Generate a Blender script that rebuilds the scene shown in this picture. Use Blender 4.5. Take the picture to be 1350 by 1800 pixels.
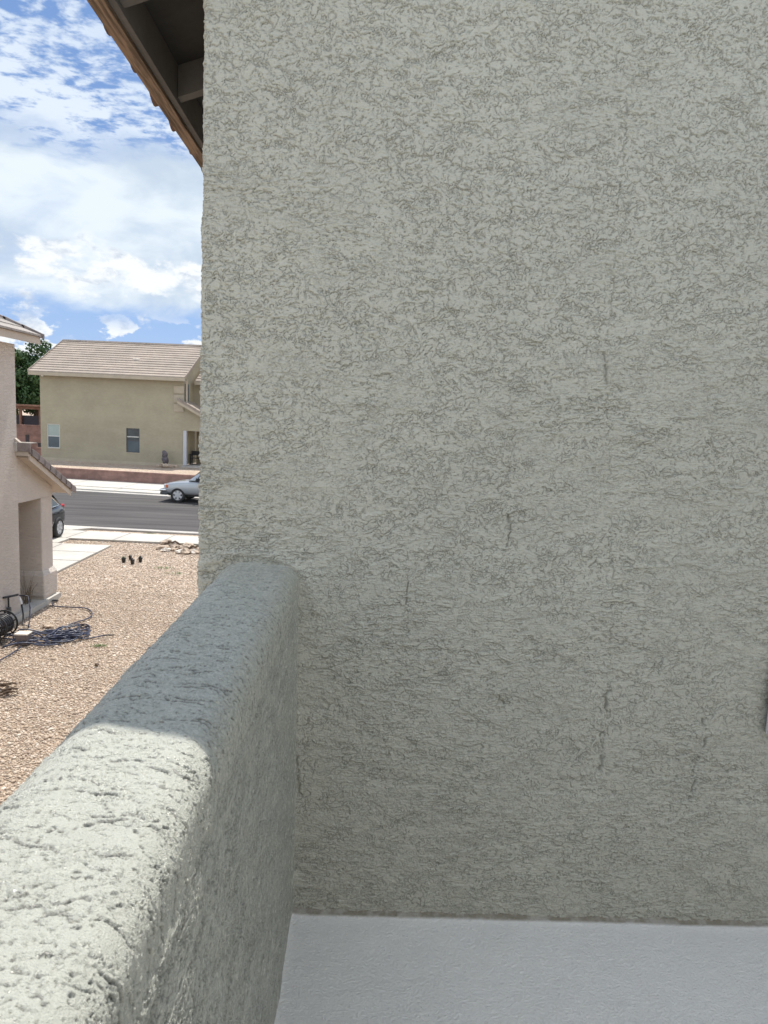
import bpy, bmesh, math, random
import numpy as np
from mathutils import Vector, Matrix
R = math.radians
scene = bpy.context.scene
for o in list(bpy.data.objects): bpy.data.objects.remove(o)

# ------------------------------------------------------------------ camera
cam_d = bpy.data.cameras.new("camera")
cam = bpy.data.objects.new("camera", cam_d)
scene.collection.objects.link(cam)
cam_d.sensor_fit = 'VERTICAL'; cam_d.sensor_height = 24.0; cam_d.sensor_width = 18.0
cam_d.lens = 1250 / 1800 * 24.0
cam_d.clip_start = 0.02; cam_d.clip_end = 3000
cam.matrix_world = (Matrix.Translation((0, 0, 4.45)) @ Matrix.Rotation(R(-1.5), 4, 'Z')
                    @ Matrix.Rotation(R(90 - 7.6), 4, 'X') @ Matrix.Rotation(R(2.6), 4, 'Z'))
cam_d.dof.use_dof = True; cam_d.dof.focus_distance = 2.2; cam_d.dof.aperture_fstop = 11.0
scene.camera = cam
scene.render.resolution_x = 768; scene.render.resolution_y = 1024

# ------------------------------------------------------------------ light
SUN_EL, SUN_AZ = 65.0, 2.5           # azimuth clockwise from +Y
sd = bpy.data.lights.new("sun", 'SUN'); sd.energy = 4.1; sd.angle = R(0.53); sd.color = (1.0, 0.955, 0.88)
sun = bpy.data.objects.new("sun", sd); scene.collection.objects.link(sun)
sv = Vector((math.sin(R(SUN_AZ)) * math.cos(R(SUN_EL)), math.cos(R(SUN_AZ)) * math.cos(R(SUN_EL)), math.sin(R(SUN_EL))))
sun.rotation_euler = sv.to_track_quat('Z', 'Y').to_euler()

world = bpy.data.worlds.new("World"); scene.world = world; world.use_nodes = True
scene.view_settings.view_transform = 'Standard'; scene.view_settings.look = 'None'
scene.view_settings.gamma = 1.0; scene.view_settings.exposure = 0.54


class NT:
    """small helper to write node trees"""
    def __init__(s, tree): s.t = tree; s.n = tree.nodes; s.l = tree.links
    def node(s, kind, **kw):
        n = s.n.new(kind)
        for k, v in kw.items(): setattr(n, k, v)
        return n
    def put(s, inp, v):
        if isinstance(v, bpy.types.NodeSocket): s.l.new(v, inp)
        elif v is not None:
            if isinstance(v, (tuple, list)) and inp.type == 'RGBA' and len(v) == 3: v = (*v, 1)
            inp.default_value = v
    def math(s, op, a, b=None, c=None, clamp=False):
        n = s.node('ShaderNodeMath', operation=op, use_clamp=clamp)
        s.put(n.inputs[0], a); s.put(n.inputs[1], b); s.put(n.inputs[2], c); return n.outputs[0]
    def noise(s, vec, scale, detail=4, rough=.55, dist=0.0):
        n = s.node('ShaderNodeTexNoise'); s.put(n.inputs['Vector'], vec)
        n.inputs['Scale'].default_value = scale; n.inputs['Detail'].default_value = detail
        n.inputs['Roughness'].default_value = rough; n.inputs['Distortion'].default_value = dist
        return n.outputs[0]
    def voronoi(s, vec, scale, feature='F1', rnd=1.0):
        n = s.node('ShaderNodeTexVoronoi', feature=feature); s.put(n.inputs['Vector'], vec)
        n.inputs['Scale'].default_value = scale; n.inputs['Randomness'].default_value = rnd; return n
    def ramp(s, v, stops, interp='LINEAR'):
        n = s.node('ShaderNodeValToRGB'); s.put(n.inputs[0], v); cr = n.color_ramp; cr.interpolation = interp
        while len(cr.elements) < len(stops): cr.elements.new(0.5)
        for e, (p, c) in zip(cr.elements, stops):
            e.position = p; e.color = (c, c, c, 1) if isinstance(c, (int, float)) else (*c, 1)
        return n.outputs[0]
    def mix(s, f, a, b, typ='MIX'):
        n = s.node('ShaderNodeMix', data_type='RGBA', blend_type=typ)
        s.put(n.inputs[0], f); s.put(n.inputs[6], a); s.put(n.inputs[7], b); return n.outputs[2]
    def maprange(s, v, a, b, c=0.0, d=1.0, smooth=True):
        n = s.node('ShaderNodeMapRange', interpolation_type='SMOOTHSTEP' if smooth else 'LINEAR')
        s.put(n.inputs[0], v); s.put(n.inputs[1], a); s.put(n.inputs[2], b); s.put(n.inputs[3], c); s.put(n.inputs[4], d)
        return n.outputs[0]
    def vscale(s, vec, xyz):
        n = s.node('ShaderNodeMapping'); s.put(n.inputs['Vector'], vec); n.inputs['Scale'].default_value = xyz; return n.outputs[0]


# sky: Nishita blue with two cloud decks and cumulus heads, all by direction
def build_world():
    w = NT(world.node_tree); w.n.clear()
    out = w.node('ShaderNodeOutputWorld'); bg = w.node('ShaderNodeBackground'); bg.inputs['Strength'].default_value = 0.09
    w.l.new(bg.outputs[0], out.inputs[0])
    sky = w.node('ShaderNodeTexSky', sky_type='NISHITA', sun_disc=False)
    sky.sun_elevation = R(SUN_EL); sky.sun_rotation = R(SUN_AZ); sky.altitude = 800; sky.air_density = 1.0; sky.dust_density = 0.6; sky.ozone_density = 2.0
    tc = w.node('ShaderNodeTexCoord'); d = tc.outputs['Generated']
    sep = w.node('ShaderNodeSeparateXYZ'); w.put(sep.inputs[0], d)
    X, Y, Z = sep.outputs
    az = w.math('ARCTAN2', X, Y)
    # deck coordinate: direction projected on a high flat layer
    den = w.math('ADD', w.math('MAXIMUM', Z, 0.0), 0.06)
    cmb = w.node('ShaderNodeCombineXYZ'); w.put(cmb.inputs[0], w.math('DIVIDE', X, den)); w.put(cmb.inputs[1], w.math('DIVIDE', Y, den))
    P = cmb.outputs[0]
    # blue deepened to the deep monsoon blue of the photograph
    blue = w.mix(1.0, sky.outputs[0], (1.05, 0.98, 1.12), 'MULTIPLY')
    deep = w.mix(w.maprange(Z, .08, .36), (2.5, 3.9, 6.4), (1.5, 2.75, 5.2))
    blue = w.mix(w.maprange(Y, -.2, .5, .2, .75), blue, deep)
    # altocumulus: dappled small puffs
    big = w.noise(P, 1.1, 3, .5)
    puff = w.noise(w.vscale(P, (1.0, 1.25, 1)), 8.5, 5, .62, .25)
    puff2 = w.noise(w.vscale(P, (1.0, 1.15, 1)), 22, 3, .6, .2)
    ac = w.math('ADD', w.math('MULTIPLY', puff, .72), w.math('MULTIPLY', puff2, .28))
    ac = w.math('ADD', ac, w.math('MULTIPLY', w.math('SUBTRACT', big, .5), .55))
    ac = w.maprange(ac, .42, .58)
    ac = w.math('MULTIPLY', ac, .93)
    # wide stratus bank between two tilted elevations
    wob = w.noise(w.vscale(d, (1, 1, 2.4)), 7, 6, .6, .3)
    wv = w.math('MULTIPLY', w.math('SUBTRACT', wob, .5), .09)
    elt = w.math('ADD', w.math('ADD', Z, wv), w.math('MULTIPLY', az, .03))
    top = w.maprange(elt, .302, .276)
    bot = w.maprange(elt, .098, .13)
    bank = w.math('MULTIPLY', top, bot)
    thin = w.noise(w.vscale(d, (1, 1, 2.2)), 5.5, 6, .55, .4)
    bank = w.math('MULTIPLY', bank, w.maprange(thin, .28, .48, .72, 1.0))
    # cumulus heads
    cs = w.vscale(d, (1, 1, 1.7))
    cn = w.noise(cs, 11, 9, .58, .15)
    cb = w.maprange(Z, .10, .16); cb = w.math('MULTIPLY', cb, w.maprange(w.math('ADD', Z, w.math('MULTIPLY', az, -.05)), .235, .18))
    cu = w.maprange(w.math('ADD', cn, w.math('MULTIPLY', cb, .13)), .56, .66)
    cu = w.math('MULTIPLY', w.math('MULTIPLY', cu, w.maprange(Z, .06, .11)), w.maprange(Z, .225, .185))
    lown = w.noise(w.vscale(d, (1, 1, 2.0)), 16, 8, .56, .1)
    low = w.math('MULTIPLY', w.maprange(w.math('SUBTRACT', lown, w.math('MULTIPLY', Z, 1.1)), .385, .43), w.maprange(Z, .125, .085))
    cu = w.math('MAXIMUM', cu, low)
    # cloud colours
    csh = w.noise(w.vscale(d, (1, 1, 2.6)), 7, 7, .55, .3)
    bankc = w.mix(w.maprange(csh, .34, .62), (4.6, 5.5, 6.6), (6.6, 7.3, 7.9))
    cn2 = w.noise(w.vscale(d, (1, 1, 1.9)), 26, 6, .6, .2)
    cuc = w.mix(w.maprange(cn2, .33, .52), (4.9, 5.5, 6.4), (7.6, 7.9, 8.1))
    acc = w.mix(w.maprange(big, .35, .65), (5.2, 6.1, 7.4), (6.5, 7.2, 8.0))
    hi = w.maprange(elt, .27, .31)
    col = w.mix(w.math('MULTIPLY', ac, hi), blue, acc)
    col = w.mix(bank, col, bankc)
    col = w.mix(cu, col, cuc)
    # below the horizon: dull ground tone
    # unseen sky opposite the sun boosted as added fill for the shaded wall
    front = w.maprange(Y, .35, -.6, 0.0, 1.0)
    rear_fill = w.mix(front, (1, 1, 1), (2.1, 1.97, 1.75))
    col = w.mix(1.0, col, rear_fill, 'MULTIPLY')
    col = w.mix(w.maprange(Z, -.03, -.005), (2.6, 2.3, 1.9), col)
    w.put(bg.inputs['Color'], col)
build_world()


# ------------------------------------------------------------------ materials
def mat(name, color=(.5, .5, .5), rough=.7, metal=0.0, spec=.5, setup=None):
    m = bpy.data.materials.new(name); m.use_nodes = True
    t = NT(m.node_tree); b = t.n['Principled BSDF']
    b.inputs['Base Color'].default_value = (*color, 1); b.inputs['Roughness'].default_value = rough
    b.inputs['Metallic'].default_value = metal; b.inputs['Specular IOR Level'].default_value = spec
    if setup: setup(t, b, t.node('ShaderNodeTexCoord').outputs['Object'])
    return m

def bump(t, b, h, dist, strength=1.0):
    n = t.node('ShaderNodeBump'); n.inputs['Distance'].default_value = dist; n.inputs['Strength'].default_value = strength
    t.put(n.inputs['Height'], h); t.l.new(n.outputs[0], b.inputs['Normal']); return n

def varied(c, amt=.12, scale=3.0, bscale=0, bdist=.004, streak=(1, 1, 1)):
    def f(t, b, oc):
        v = t.vscale(oc, streak)
        n1 = t.noise(v, scale, 5, .6); n2 = t.noise(v, scale * 9, 4, .6)
        k = t.math('ADD', t.math('MULTIPLY', n1, .65), t.math('MULTIPLY', n2, .35))
        lo = tuple(x * (1 - amt) for x in c); hi = tuple(min(1, x * (1 + amt)) for x in c)
        t.put(b.inputs['Base Color'], t.mix(t.maprange(k, .35, .65), lo, hi))
        if bscale: bump(t, b, t.noise(oc, bscale, 4, .6), bdist)
    return f

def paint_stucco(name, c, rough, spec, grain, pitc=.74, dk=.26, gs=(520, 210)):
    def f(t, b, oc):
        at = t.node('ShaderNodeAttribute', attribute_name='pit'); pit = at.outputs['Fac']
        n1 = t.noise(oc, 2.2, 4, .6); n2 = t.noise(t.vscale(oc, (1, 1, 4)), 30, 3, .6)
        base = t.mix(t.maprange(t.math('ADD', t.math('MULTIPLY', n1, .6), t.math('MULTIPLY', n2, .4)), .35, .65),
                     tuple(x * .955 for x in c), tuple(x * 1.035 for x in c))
        # crevice shade darkened into the colour, with specks of unpainted brown cement
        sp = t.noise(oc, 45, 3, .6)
        pit_shade_bare = t.mix(t.maprange(sp, .60, .70), (c[0] * dk, c[1] * dk, c[2] * dk), (.20, .165, .10))
        t.put(b.inputs['Base Color'], t.mix(t.math('MULTIPLY', pit, pitc), base, pit_shade_bare))
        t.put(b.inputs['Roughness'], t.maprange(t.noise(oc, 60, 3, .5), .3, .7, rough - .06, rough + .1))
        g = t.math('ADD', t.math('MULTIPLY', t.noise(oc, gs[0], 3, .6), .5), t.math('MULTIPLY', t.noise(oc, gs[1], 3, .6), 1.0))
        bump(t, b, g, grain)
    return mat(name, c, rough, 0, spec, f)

M = {}
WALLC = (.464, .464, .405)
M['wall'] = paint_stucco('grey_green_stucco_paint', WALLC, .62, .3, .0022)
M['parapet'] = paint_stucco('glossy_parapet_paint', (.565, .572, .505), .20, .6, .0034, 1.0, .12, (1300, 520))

def floor_setup(t, b, oc):
    sep = t.node('ShaderNodeSeparateXYZ'); t.put(sep.inputs[0], oc)
    n = t.noise(oc, 6, 4, .55)
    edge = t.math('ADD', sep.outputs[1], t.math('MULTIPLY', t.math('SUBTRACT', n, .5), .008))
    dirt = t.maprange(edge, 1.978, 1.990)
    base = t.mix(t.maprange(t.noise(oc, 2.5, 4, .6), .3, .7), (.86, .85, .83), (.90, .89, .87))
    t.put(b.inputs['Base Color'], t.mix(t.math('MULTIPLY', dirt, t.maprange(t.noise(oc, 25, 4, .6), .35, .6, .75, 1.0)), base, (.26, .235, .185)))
    h = t.math('ADD', t.noise(oc, 125, 4, .55, .5), t.math('MULTIPLY', t.noise(oc, 290, 3, .55, .4), .6))
    bump(t, b, h, .0065)
M['floor'] = mat('white_roof_coating', (.7, .7, .7), .5, 0, .4, floor_setup)

def gravel_setup(t, b, oc):
    # coordinates in metres: pebbles about 3.5 cm
    v = t.voronoi(oc, 26); v2 = t.voronoi(oc, 55)
    cc = t.ramp(t.node('ShaderNodeSeparateColor').outputs[0], [(0, 0), (1, 1)])
    sc = t.n[-2] if False else None
    s = t.node('ShaderNodeSeparateColor'); t.put(s.inputs[0], v.outputs['Color'])
    col = t.ramp(s.outputs[0], [(0, (.25, .18, .14)), (.2, (.42, .33, .255)), (.45, (.53, .425, .335)), (.7, (.60, .505, .415)), (.88, (.66, .58, .50)), (1, (.74, .69, .62))])
    big = t.noise(oc, .55, 5, .6); mid = t.noise(oc, 3.5, 4, .6)
    tone = t.mix(t.maprange(t.math('ADD', t.math('MULTIPLY', big, .5), t.math('MULTIPLY', mid, .5)), .38, .62), (.78, .74, .69), (1.06, 1.04, 1.02))
    col = t.mix(1.0, col, tone, 'MULTIPLY')
    gap = t.maprange(v.outputs['Distance'], .35, .62, 1.0, .45)
    col = t.mix(t.maprange(v.outputs['Distance'], .45, .70), col, (.33, .25, .19))
    t.put(b.inputs['Base Color'], col)
    h = t.math('SUBTRACT', 1.0, t.math('POWER', v.outputs['Distance'], 2.0))
    h = t.math('ADD', h, t.math('MULTIPLY', t.math('SUBTRACT', 1.0, v2.outputs['Distance']), .3))
    bump(t, b, h, .022)
M['gravel'] = mat('decorative_granite_gravel', (.5, .4, .3), .9, 0, .2, gravel_setup)

def pebble_setup(t, b, oc):
    at = t.node('ShaderNodeAttribute', attribute_name='tone')
    t.put(b.inputs['Base Color'], t.ramp(at.outputs['Fac'], [(0, (.26, .19, .15)), (.12, (.375, .29, .225)), (.4, (.455, .36, .277)), (.7, (.53, .435, .345)), (.9, (.67, .59, .50)), (1, (.76, .72, .66))]))
M['pebble'] = mat('granite_pebble', (.5, .4, .3), .85, 0, .25, pebble_setup)

def road_setup(t, b, oc):
    a = t.noise(t.vscale(oc, (.14, 1.6, 1)), 1.1, 6, .6); g = t.noise(oc, 60, 3, .6)
    n = t.math('ADD', t.math('MULTIPLY', a, .75), t.math('MULTIPLY', g, .25))
    col = t.mix(t.maprange(n, .36, .64), (.040, .0365, .036), (.084, .077, .074))
    st = t.maprange(t.noise(t.vscale(oc, (.5, .9, 1)), .55, 4, .6), .60, .70)
    col = t.mix(t.math('MULTIPLY', st, .45), col, (.085, .058, .05))
    t.put(b.inputs['Base Color'], col); bump(t, b, g, .004)
M['road'] = mat('asphalt', (.1, .1, .1), .85, 0, .3, road_setup)
M['concrete'] = mat('pale_concrete', (.5, .48, .44), .85, 0, .3, varied((.46, .435, .39), .10, .8, 60, .003))
M['curb'] = mat('kerb_concrete', (.45, .43, .4), .85, 0, .3, varied((.40, .375, .345), .14, 1.2, 40, .003))
M['joint'] = mat('concrete_joint', (.22, .2, .18), .9)

def block_setup(c1, c2, mortar, bw=.4, bh=.2, axis='XZ'):
    def f(t, b, oc):
        sep = t.node('ShaderNodeSeparateXYZ'); t.put(sep.inputs[0], oc)
        cmb = t.node('ShaderNodeCombineXYZ'); t.put(cmb.inputs[0], sep.outputs[0]); t.put(cmb.inputs[1], sep.outputs[2])
        br = t.node('ShaderNodeTexBrick'); t.put(br.inputs['Vector'], cmb.outputs[0])
        br.inputs['Scale'].default_value = 1; br.inputs['Brick Width'].default_value = bw; br.inputs['Row Height'].default_value = bh
        br.inputs['Mortar Size'].default_value = .008
        br.inputs['Color1'].default_value = (*c1, 1); br.inputs['Color2'].default_value = (*c2, 1); br.inputs['Mortar'].default_value = (*mortar, 1)
        n = t.noise(oc, 1.7, 5, .65)
        t.put(b.inputs['Base Color'], t.mix(1.0, br.outputs[0], t.mix(t.maprange(n, .35, .65), (.8, .8, .8), (1.12, 1.1, 1.08)), 'MULTIPLY'))
        bump(t, b, t.noise(oc, 30, 4, .6), .004)
    return f
M['redblock'] = mat('red_block', (.3, .17, .14), .9, 0, .2, block_setup((.27, .165, .14), (.22, .135, .115), (.20, .13, .11)))
M['tanstucco'] = mat('olive_tan_stucco', (.36, .31, .2), .9, 0, .2, varied((.345, .308, .225), .09, .55, 25, .01, (1, 1, 1.6)))
M['tantrim'] = mat('tan_trim', (.4, .34, .25), .8, 0, .3, varied((.40, .345, .265), .08, 2, 0))

def neigh_setup(t, b, oc):
    n = t.noise(oc, .7, 5, .6)
    t.put(b.inputs['Base Color'], t.mix(t.maprange(n, .35, .65), (.50, .445, .395), (.56, .50, .445)))
    h = t.noise(t.vscale(oc, (1, 1, 3.2)), 9, 5, .6, .8)
    h = t.math('ADD', t.maprange(h, .42, .58), t.math('MULTIPLY', t.noise(oc, 60, 4, .6), .3))
    bump(t, b, h, .006)
M['neighbour'] = mat('beige_stucco', (.5, .44, .38), .85, 0, .3, neigh_setup)
M['neightrim'] = mat('cream_painted_wood', (.5, .43, .36), .7, 0, .3, varied((.47, .405, .34), .06, 2, 0))
M['greytile'] = mat('grey_brown_tile', (.2, .17, .16), .8, 0, .3, varied((.215, .185, .175), .22, 3.5, 40, .003))
M['greytiletop'] = mat('pale_weathered_tile', (.4, .36, .32), .85, 0, .3, varied((.29, .26, .235), .2, 3.5, 40, .003))

def far_tile_setup(t, b, oc):
    sep = t.node('ShaderNodeSeparateXYZ'); t.put(sep.inputs[0], oc)
    cmb = t.node('ShaderNodeCombineXYZ'); t.put(cmb.inputs[0], sep.outputs[0]); t.put(cmb.inputs[1], sep.outputs[1])
    v = t.node('ShaderNodeTexBrick'); t.put(v.inputs['Vector'], cmb.outputs[0]); v.inputs['Scale'].default_value = 1
    v.inputs['Brick Width'].default_value = .33; v.inputs['Row Height'].default_value = .30; v.inputs['Mortar Size'].default_value = .006
    v.inputs['Color1'].default_value = (.31, .262, .222, 1); v.inputs['Color2'].default_value = (.345, .295, .25, 1); v.inputs['Mortar'].default_value = (.27, .225, .19, 1)
    n = t.noise(oc, .6, 4, .6)
    t.put(b.inputs['Base Color'], t.mix(1.0, v.outputs[0], t.mix(t.maprange(n, .3, .7), (.88, .88, .88), (1.08, 1.06, 1.05)), 'MULTIPLY'))
M['fartile'] = mat('flat_pinkish_roof_tile', (.5, .4, .35), .85, 0, .25, far_tile_setup)

def wood_setup(c1, c2, sc=(1, .06, 1), scale=70):
    def f(t, b, oc):
        n = t.noise(t.vscale(oc, sc), scale, 5, .65, .3)
        t.put(b.inputs['Base Color'], t.mix(t.maprange(n, .35, .62), c1, c2)); bump(t, b, n, .002)
    return f
M['fasciawood'] = mat('stained_fascia_wood', (.3, .18, .1), .75, 0, .3, wood_setup((.11, .075, .05), (.30, .205, .14)))
M['soffit'] = mat('dark_painted_soffit', (.07, .06, .055), .8, 0, .3, varied((.046, .044, .042), .15, 4))
M['rafter'] = mat('grey_brown_rafter', (.15, .13, .115), .8, 0, .3, varied((.13, .122, .115), .12, 5))
M['clay'] = mat('red_brown_clay_tile', (.2, .1, .07), .8, 0, .3, varied((.15, .09, .065), .25, 14))
M['white'] = mat('white_paint', (.75, .75, .76), .6)
M['bouncewall'] = mat('cream_bounce_stucco', (.70, .67, .60), .85, 0, .3, varied((.70, .67, .60), .06, 1.5, 60, .004))
M['palepost'] = mat('pale_grey_post', (.46, .47, .50), .6)
M['whitegrey'] = mat('pale_frame', (.55, .55, .52), .6)
M['glassgreen'] = mat('blind_behind_glass', (.3, .38, .36), .12, 0, .5, varied((.30, .37, .345), .06, 2))
M['glassdark'] = mat('dark_window_glass', (.05, .07, .08), .08, 0, .5, varied((.045, .06, .07), .3, 1.2))
M['screen'] = mat('insect_screen', (.1, .12, .14), .5, 0, .3, varied((.085, .105, .12), .1, 2))
M['dark'] = mat('near_black', (.02, .02, .022), .6)
M['rubber'] = mat('tyre_rubber', (.022, .022, .022), .8)
M['alloy'] = mat('alloy_wheel', (.55, .55, .56), .35, .25)
M['chrome'] = mat('chrome', (.75, .75, .76), .12, 1.0)

def carpaint(name, c, metal=.0, rough=.25):
    m = mat(name, c, rough, metal); b = m.node_tree.nodes['Principled BSDF']
    b.inputs['Coat Weight'].default_value = 1.0; b.inputs['Coat Roughness'].default_value = .04; return m
M['silver'] = carpaint('silver_car_paint', (.36, .38, .40), .5, .38)
M['blackpaint'] = carpaint('black_car_paint', (.012, .013, .014), .0, .2)
M['greybumper'] = mat('dark_bumper_plastic', (.06, .065, .07), .55)
M['redlens'] = mat('red_lamp_lens', (.42, .012, .015), .15)
M['paleslens'] = mat('clear_lamp_lens', (.62, .58, .56), .12)
M['amber'] = mat('amber_lens', (.6, .16, .06), .2)
M['hose'] = mat('dark_blue_hose', (.03, .037, .07), .38, 0, .5, varied((.03, .037, .07), .3, 20))
M['blackhose'] = mat('black_hose', (.018, .018, .022), .45)
M['brownblock'] = mat('grey_brown_block', (.2, .16, .15), .9, 0, .2, varied((.20, .165, .155), .15, 12, 60, .004))
M['stone'] = mat('tan_rock', (.4, .33, .26), .9, 0, .2, varied((.42, .335, .26), .35, 9, 40, .01))
M['palestone'] = mat('pale_rock', (.6, .55, .48), .9, 0, .2, varied((.62, .56, .49), .2, 9, 40, .01))
M['statue'] = mat('dark_weathered_stone', (.1, .09, .1), .8, 0, .3, varied((.12, .105, .115), .45, 7, 30, .02))
M['twig'] = mat('dry_twig', (.12, .085, .06), .9, 0, .2, varied((.13, .095, .07), .3, 15))
M['drygrass'] = mat('dry_plant_stalk', (.17, .13, .09), .9)
M['weed'] = mat('green_weed', (.10, .17, .05), .7)
M['pot'] = mat('black_nursery_pot', (.012, .013, .012), .5)
M['potgreen'] = mat('small_pot_leaf', (.03, .07, .025), .7)
M['greybox'] = mat('grey_metal_paint', (.33, .33, .335), .45, .1, .5, varied((.40, .40, .405), .08, 6))
M['bark'] = mat('bark', (.09, .065, .045), .9, 0, .2, varied((.09, .065, .045), .3, 6))
def leafmat(name, a, b_):
    def f(t, b, oc):
        g = t.node('ShaderNodeNewGeometry')
        t.put(b.inputs['Base Color'], t.mix(g.outputs['Random Per Island'], a, b_))
    m = mat(name, a, .55, 0, .3, f)
    return m
M['leafdark'] = leafmat('dark_green_leaf', (.022, .055, .018), (.07, .13, .04))
M['leafyellow'] = leafmat('yellow_green_leaf', (.06, .10, .015), (.16, .22, .04))
M['darkfence'] = mat('dark_shade_panel', (.04, .035, .04), .8)
M['redwood'] = mat('weathered_redwood', (.2, .1, .07), .8, 0, .3, varied((.24, .13, .09), .2, 3))

# ------------------------------------------------------------------ object helpers
COL = scene.collection
def props(o, label=None, cat=None, group=None, kind=None):
    if label: o['label'] = label
    if cat: o['category'] = cat
    if group: o['group'] = group
    if kind: o['kind'] = kind
    return o

def empty(name, loc=(0, 0, 0), rz=0.0, **k):
    o = bpy.data.objects.new(name, None); COL.objects.link(o); o.location = loc; o.rotation_euler = (0, 0, rz); o.empty_display_size = .2
    return props(o, **k)

def link_mesh(name, me, m, parent=None, smooth=False, **k):
    me.materials.append(m)
    if smooth: me.shade_smooth()
    o = bpy.data.objects.new(name, me); COL.objects.link(o)
    if parent: o.parent = parent
    return props(o, **k)

def np_mesh(name, V, F, m, parent=None, smooth=True, **k):
    V = np.asarray(V, np.float32).reshape(-1, 3); F = np.asarray(F, np.int32); n = F.shape[1]
    me = bpy.data.meshes.new(name)
    me.vertices.add(len(V)); me.vertices.foreach_set('co', V.ravel())
    me.loops.add(F.size); me.loops.foreach_set('vertex_index', F.ravel())
    me.polygons.add(len(F)); me.polygons.foreach_set('loop_start', np.arange(0, F.size, n, dtype=np.int32))
    me.polygons.foreach_set('loop_total', np.full(len(F), n, np.int32))
    me.update(calc_edges=True)
    return link_mesh(name, me, m, parent, smooth, **k)

class MB:
    def __init__(s): s.bm = bmesh.new()
    def face(s, pts):
        s.bm.faces.new([s.bm.verts.new(p) for p in pts]); return s
    def box(s, a, b, bev=0.0, seg=1, mtx=None):
        x0, y0, z0 = a; x1, y1, z1 = b
        r = bmesh.ops.create_cube(s.bm, size=1.0)
        vs = r['verts']
        T = Matrix.Translation(((x0 + x1) / 2, (y0 + y1) / 2, (z0 + z1) / 2)) @ Matrix.Diagonal((abs(x1 - x0), abs(y1 - y0), abs(z1 - z0), 1))
        if mtx is not None: T = mtx @ T
        bmesh.ops.transform(s.bm, matrix=T, verts=vs)
        if bev:
            es = list({e for v in vs for e in v.link_edges})
            bmesh.ops.bevel(s.bm, geom=es, offset=bev, segments=seg, affect='EDGES', profile=.5)
        return s
    def prism(s, poly, d0, d1, axis='Y'):
        """closed polygon of (a, b) extruded along axis: Y -> (a, d, b), X -> (d, a, b), Z -> (a, b, d)"""
        f = {'Y': lambda a, b, d: (a, d, b), 'X': lambda a, b, d: (d, a, b), 'Z': lambda a, b, d: (a, b, d)}[axis]
        A = [s.bm.verts.new(f(a, b, d0)) for a, b in poly]; B = [s.bm.verts.new(f(a, b, d1)) for a, b in poly]
        n = len(poly); s.bm.faces.new(A); s.bm.faces.new(B[::-1])
        for i in range(n): s.bm.faces.new([A[i], B[i], B[(i + 1) % n], A[(i + 1) % n]][::-1])
        return s
    def tube(s, pts, rad, seg=8, closed=False, r_end=None):
        pts = [Vector(p) for p in pts]; n = len(pts); rings = []
        up = Vector((0, 0, 1))
        for i, p in enumerate(pts):
            t = (pts[min(i + 1, n - 1)] - pts[max(i - 1, 0)])
            if t.length < 1e-9: t = Vector((0, 0, 1))
            t.normalize()
            a = t.cross(up)
            if a.length < .05: a = t.cross(Vector((1, 0, 0)))
            a.normalize(); b = t.cross(a)
            r = rad if r_end is None else rad + (r_end - rad) * i / max(1, n - 1)
            rings.append([s.bm.verts.new(p + r * (math.cos(2 * math.pi * k / seg) * a + math.sin(2 * math.pi * k / seg) * b)) for k in range(seg)])
        for i in range(n - 1):
            for k in range(seg):
                s.bm.faces.new([rings[i][k], rings[i][(k + 1) % seg], rings[i + 1][(k + 1) % seg], rings[i + 1][k]])
        s.bm.faces.new(rings[0][::-1]); s.bm.faces.new(rings[-1]); return s
    def lathe(s, prof, c=(0, 0, 0), seg=24, axis='Z', loop=False):
        """profile (r, h) revolved about axis through c"""
        c = Vector(c); rings = []
        for r, h in prof:
            ring = []
            for k in range(seg):
                a = 2 * math.pi * k / seg
                u, v = r * math.cos(a), r * math.sin(a)
                ring.append(s.bm.verts.new(c + (Vector((u, v, h)) if axis == 'Z' else Vector((u, h, v)) if axis == 'Y' else Vector((h, u, v)))))
            rings.append(ring)
        for i in range(len(rings) - 1):
            for k in range(seg):
                s.bm.faces.new([rings[i][k], rings[i][(k + 1) % seg], rings[i + 1][(k + 1) % seg], rings[i + 1][k]])
        if loop:
            for k in range(seg): s.bm.faces.new([rings[-1][k], rings[-1][(k + 1) % seg], rings[0][(k + 1) % seg], rings[0][k]])
        else: s.bm.faces.new(rings[0][::-1]); s.bm.faces.new(rings[-1])
        return s
    def rock(s, c, r, rnd, sub=2, jit=.25):
        q = bmesh.ops.create_icosphere(s.bm, subdivisions=sub, radius=1.0)
        ph = [rnd.uniform(0, 6) for _ in range(6)]
        for v in q['verts']:
            d = v.co.normalized()
            k = 1 + jit * (math.sin(2.3 * d.x * 2 + ph[0]) * math.sin(2.1 * d.y * 2 + ph[1]) + .6 * math.sin(5 * d.z + ph[2] + 3 * d.x)) + rnd.uniform(-.06, .06)
            v.co = Vector((c[0] + d.x * r[0] * k, c[1] + d.y * r[1] * k, c[2] + d.z * r[2] * k))
        return s
    def build(s, name, m, parent=None, smooth=False, **k):
        bmesh.ops.recalc_face_normals(s.bm, faces=s.bm.faces)
        me = bpy.data.meshes.new(name); s.bm.to_mesh(me); s.bm.free()
        return link_mesh(name, me, m, parent, smooth, **k)

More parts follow.
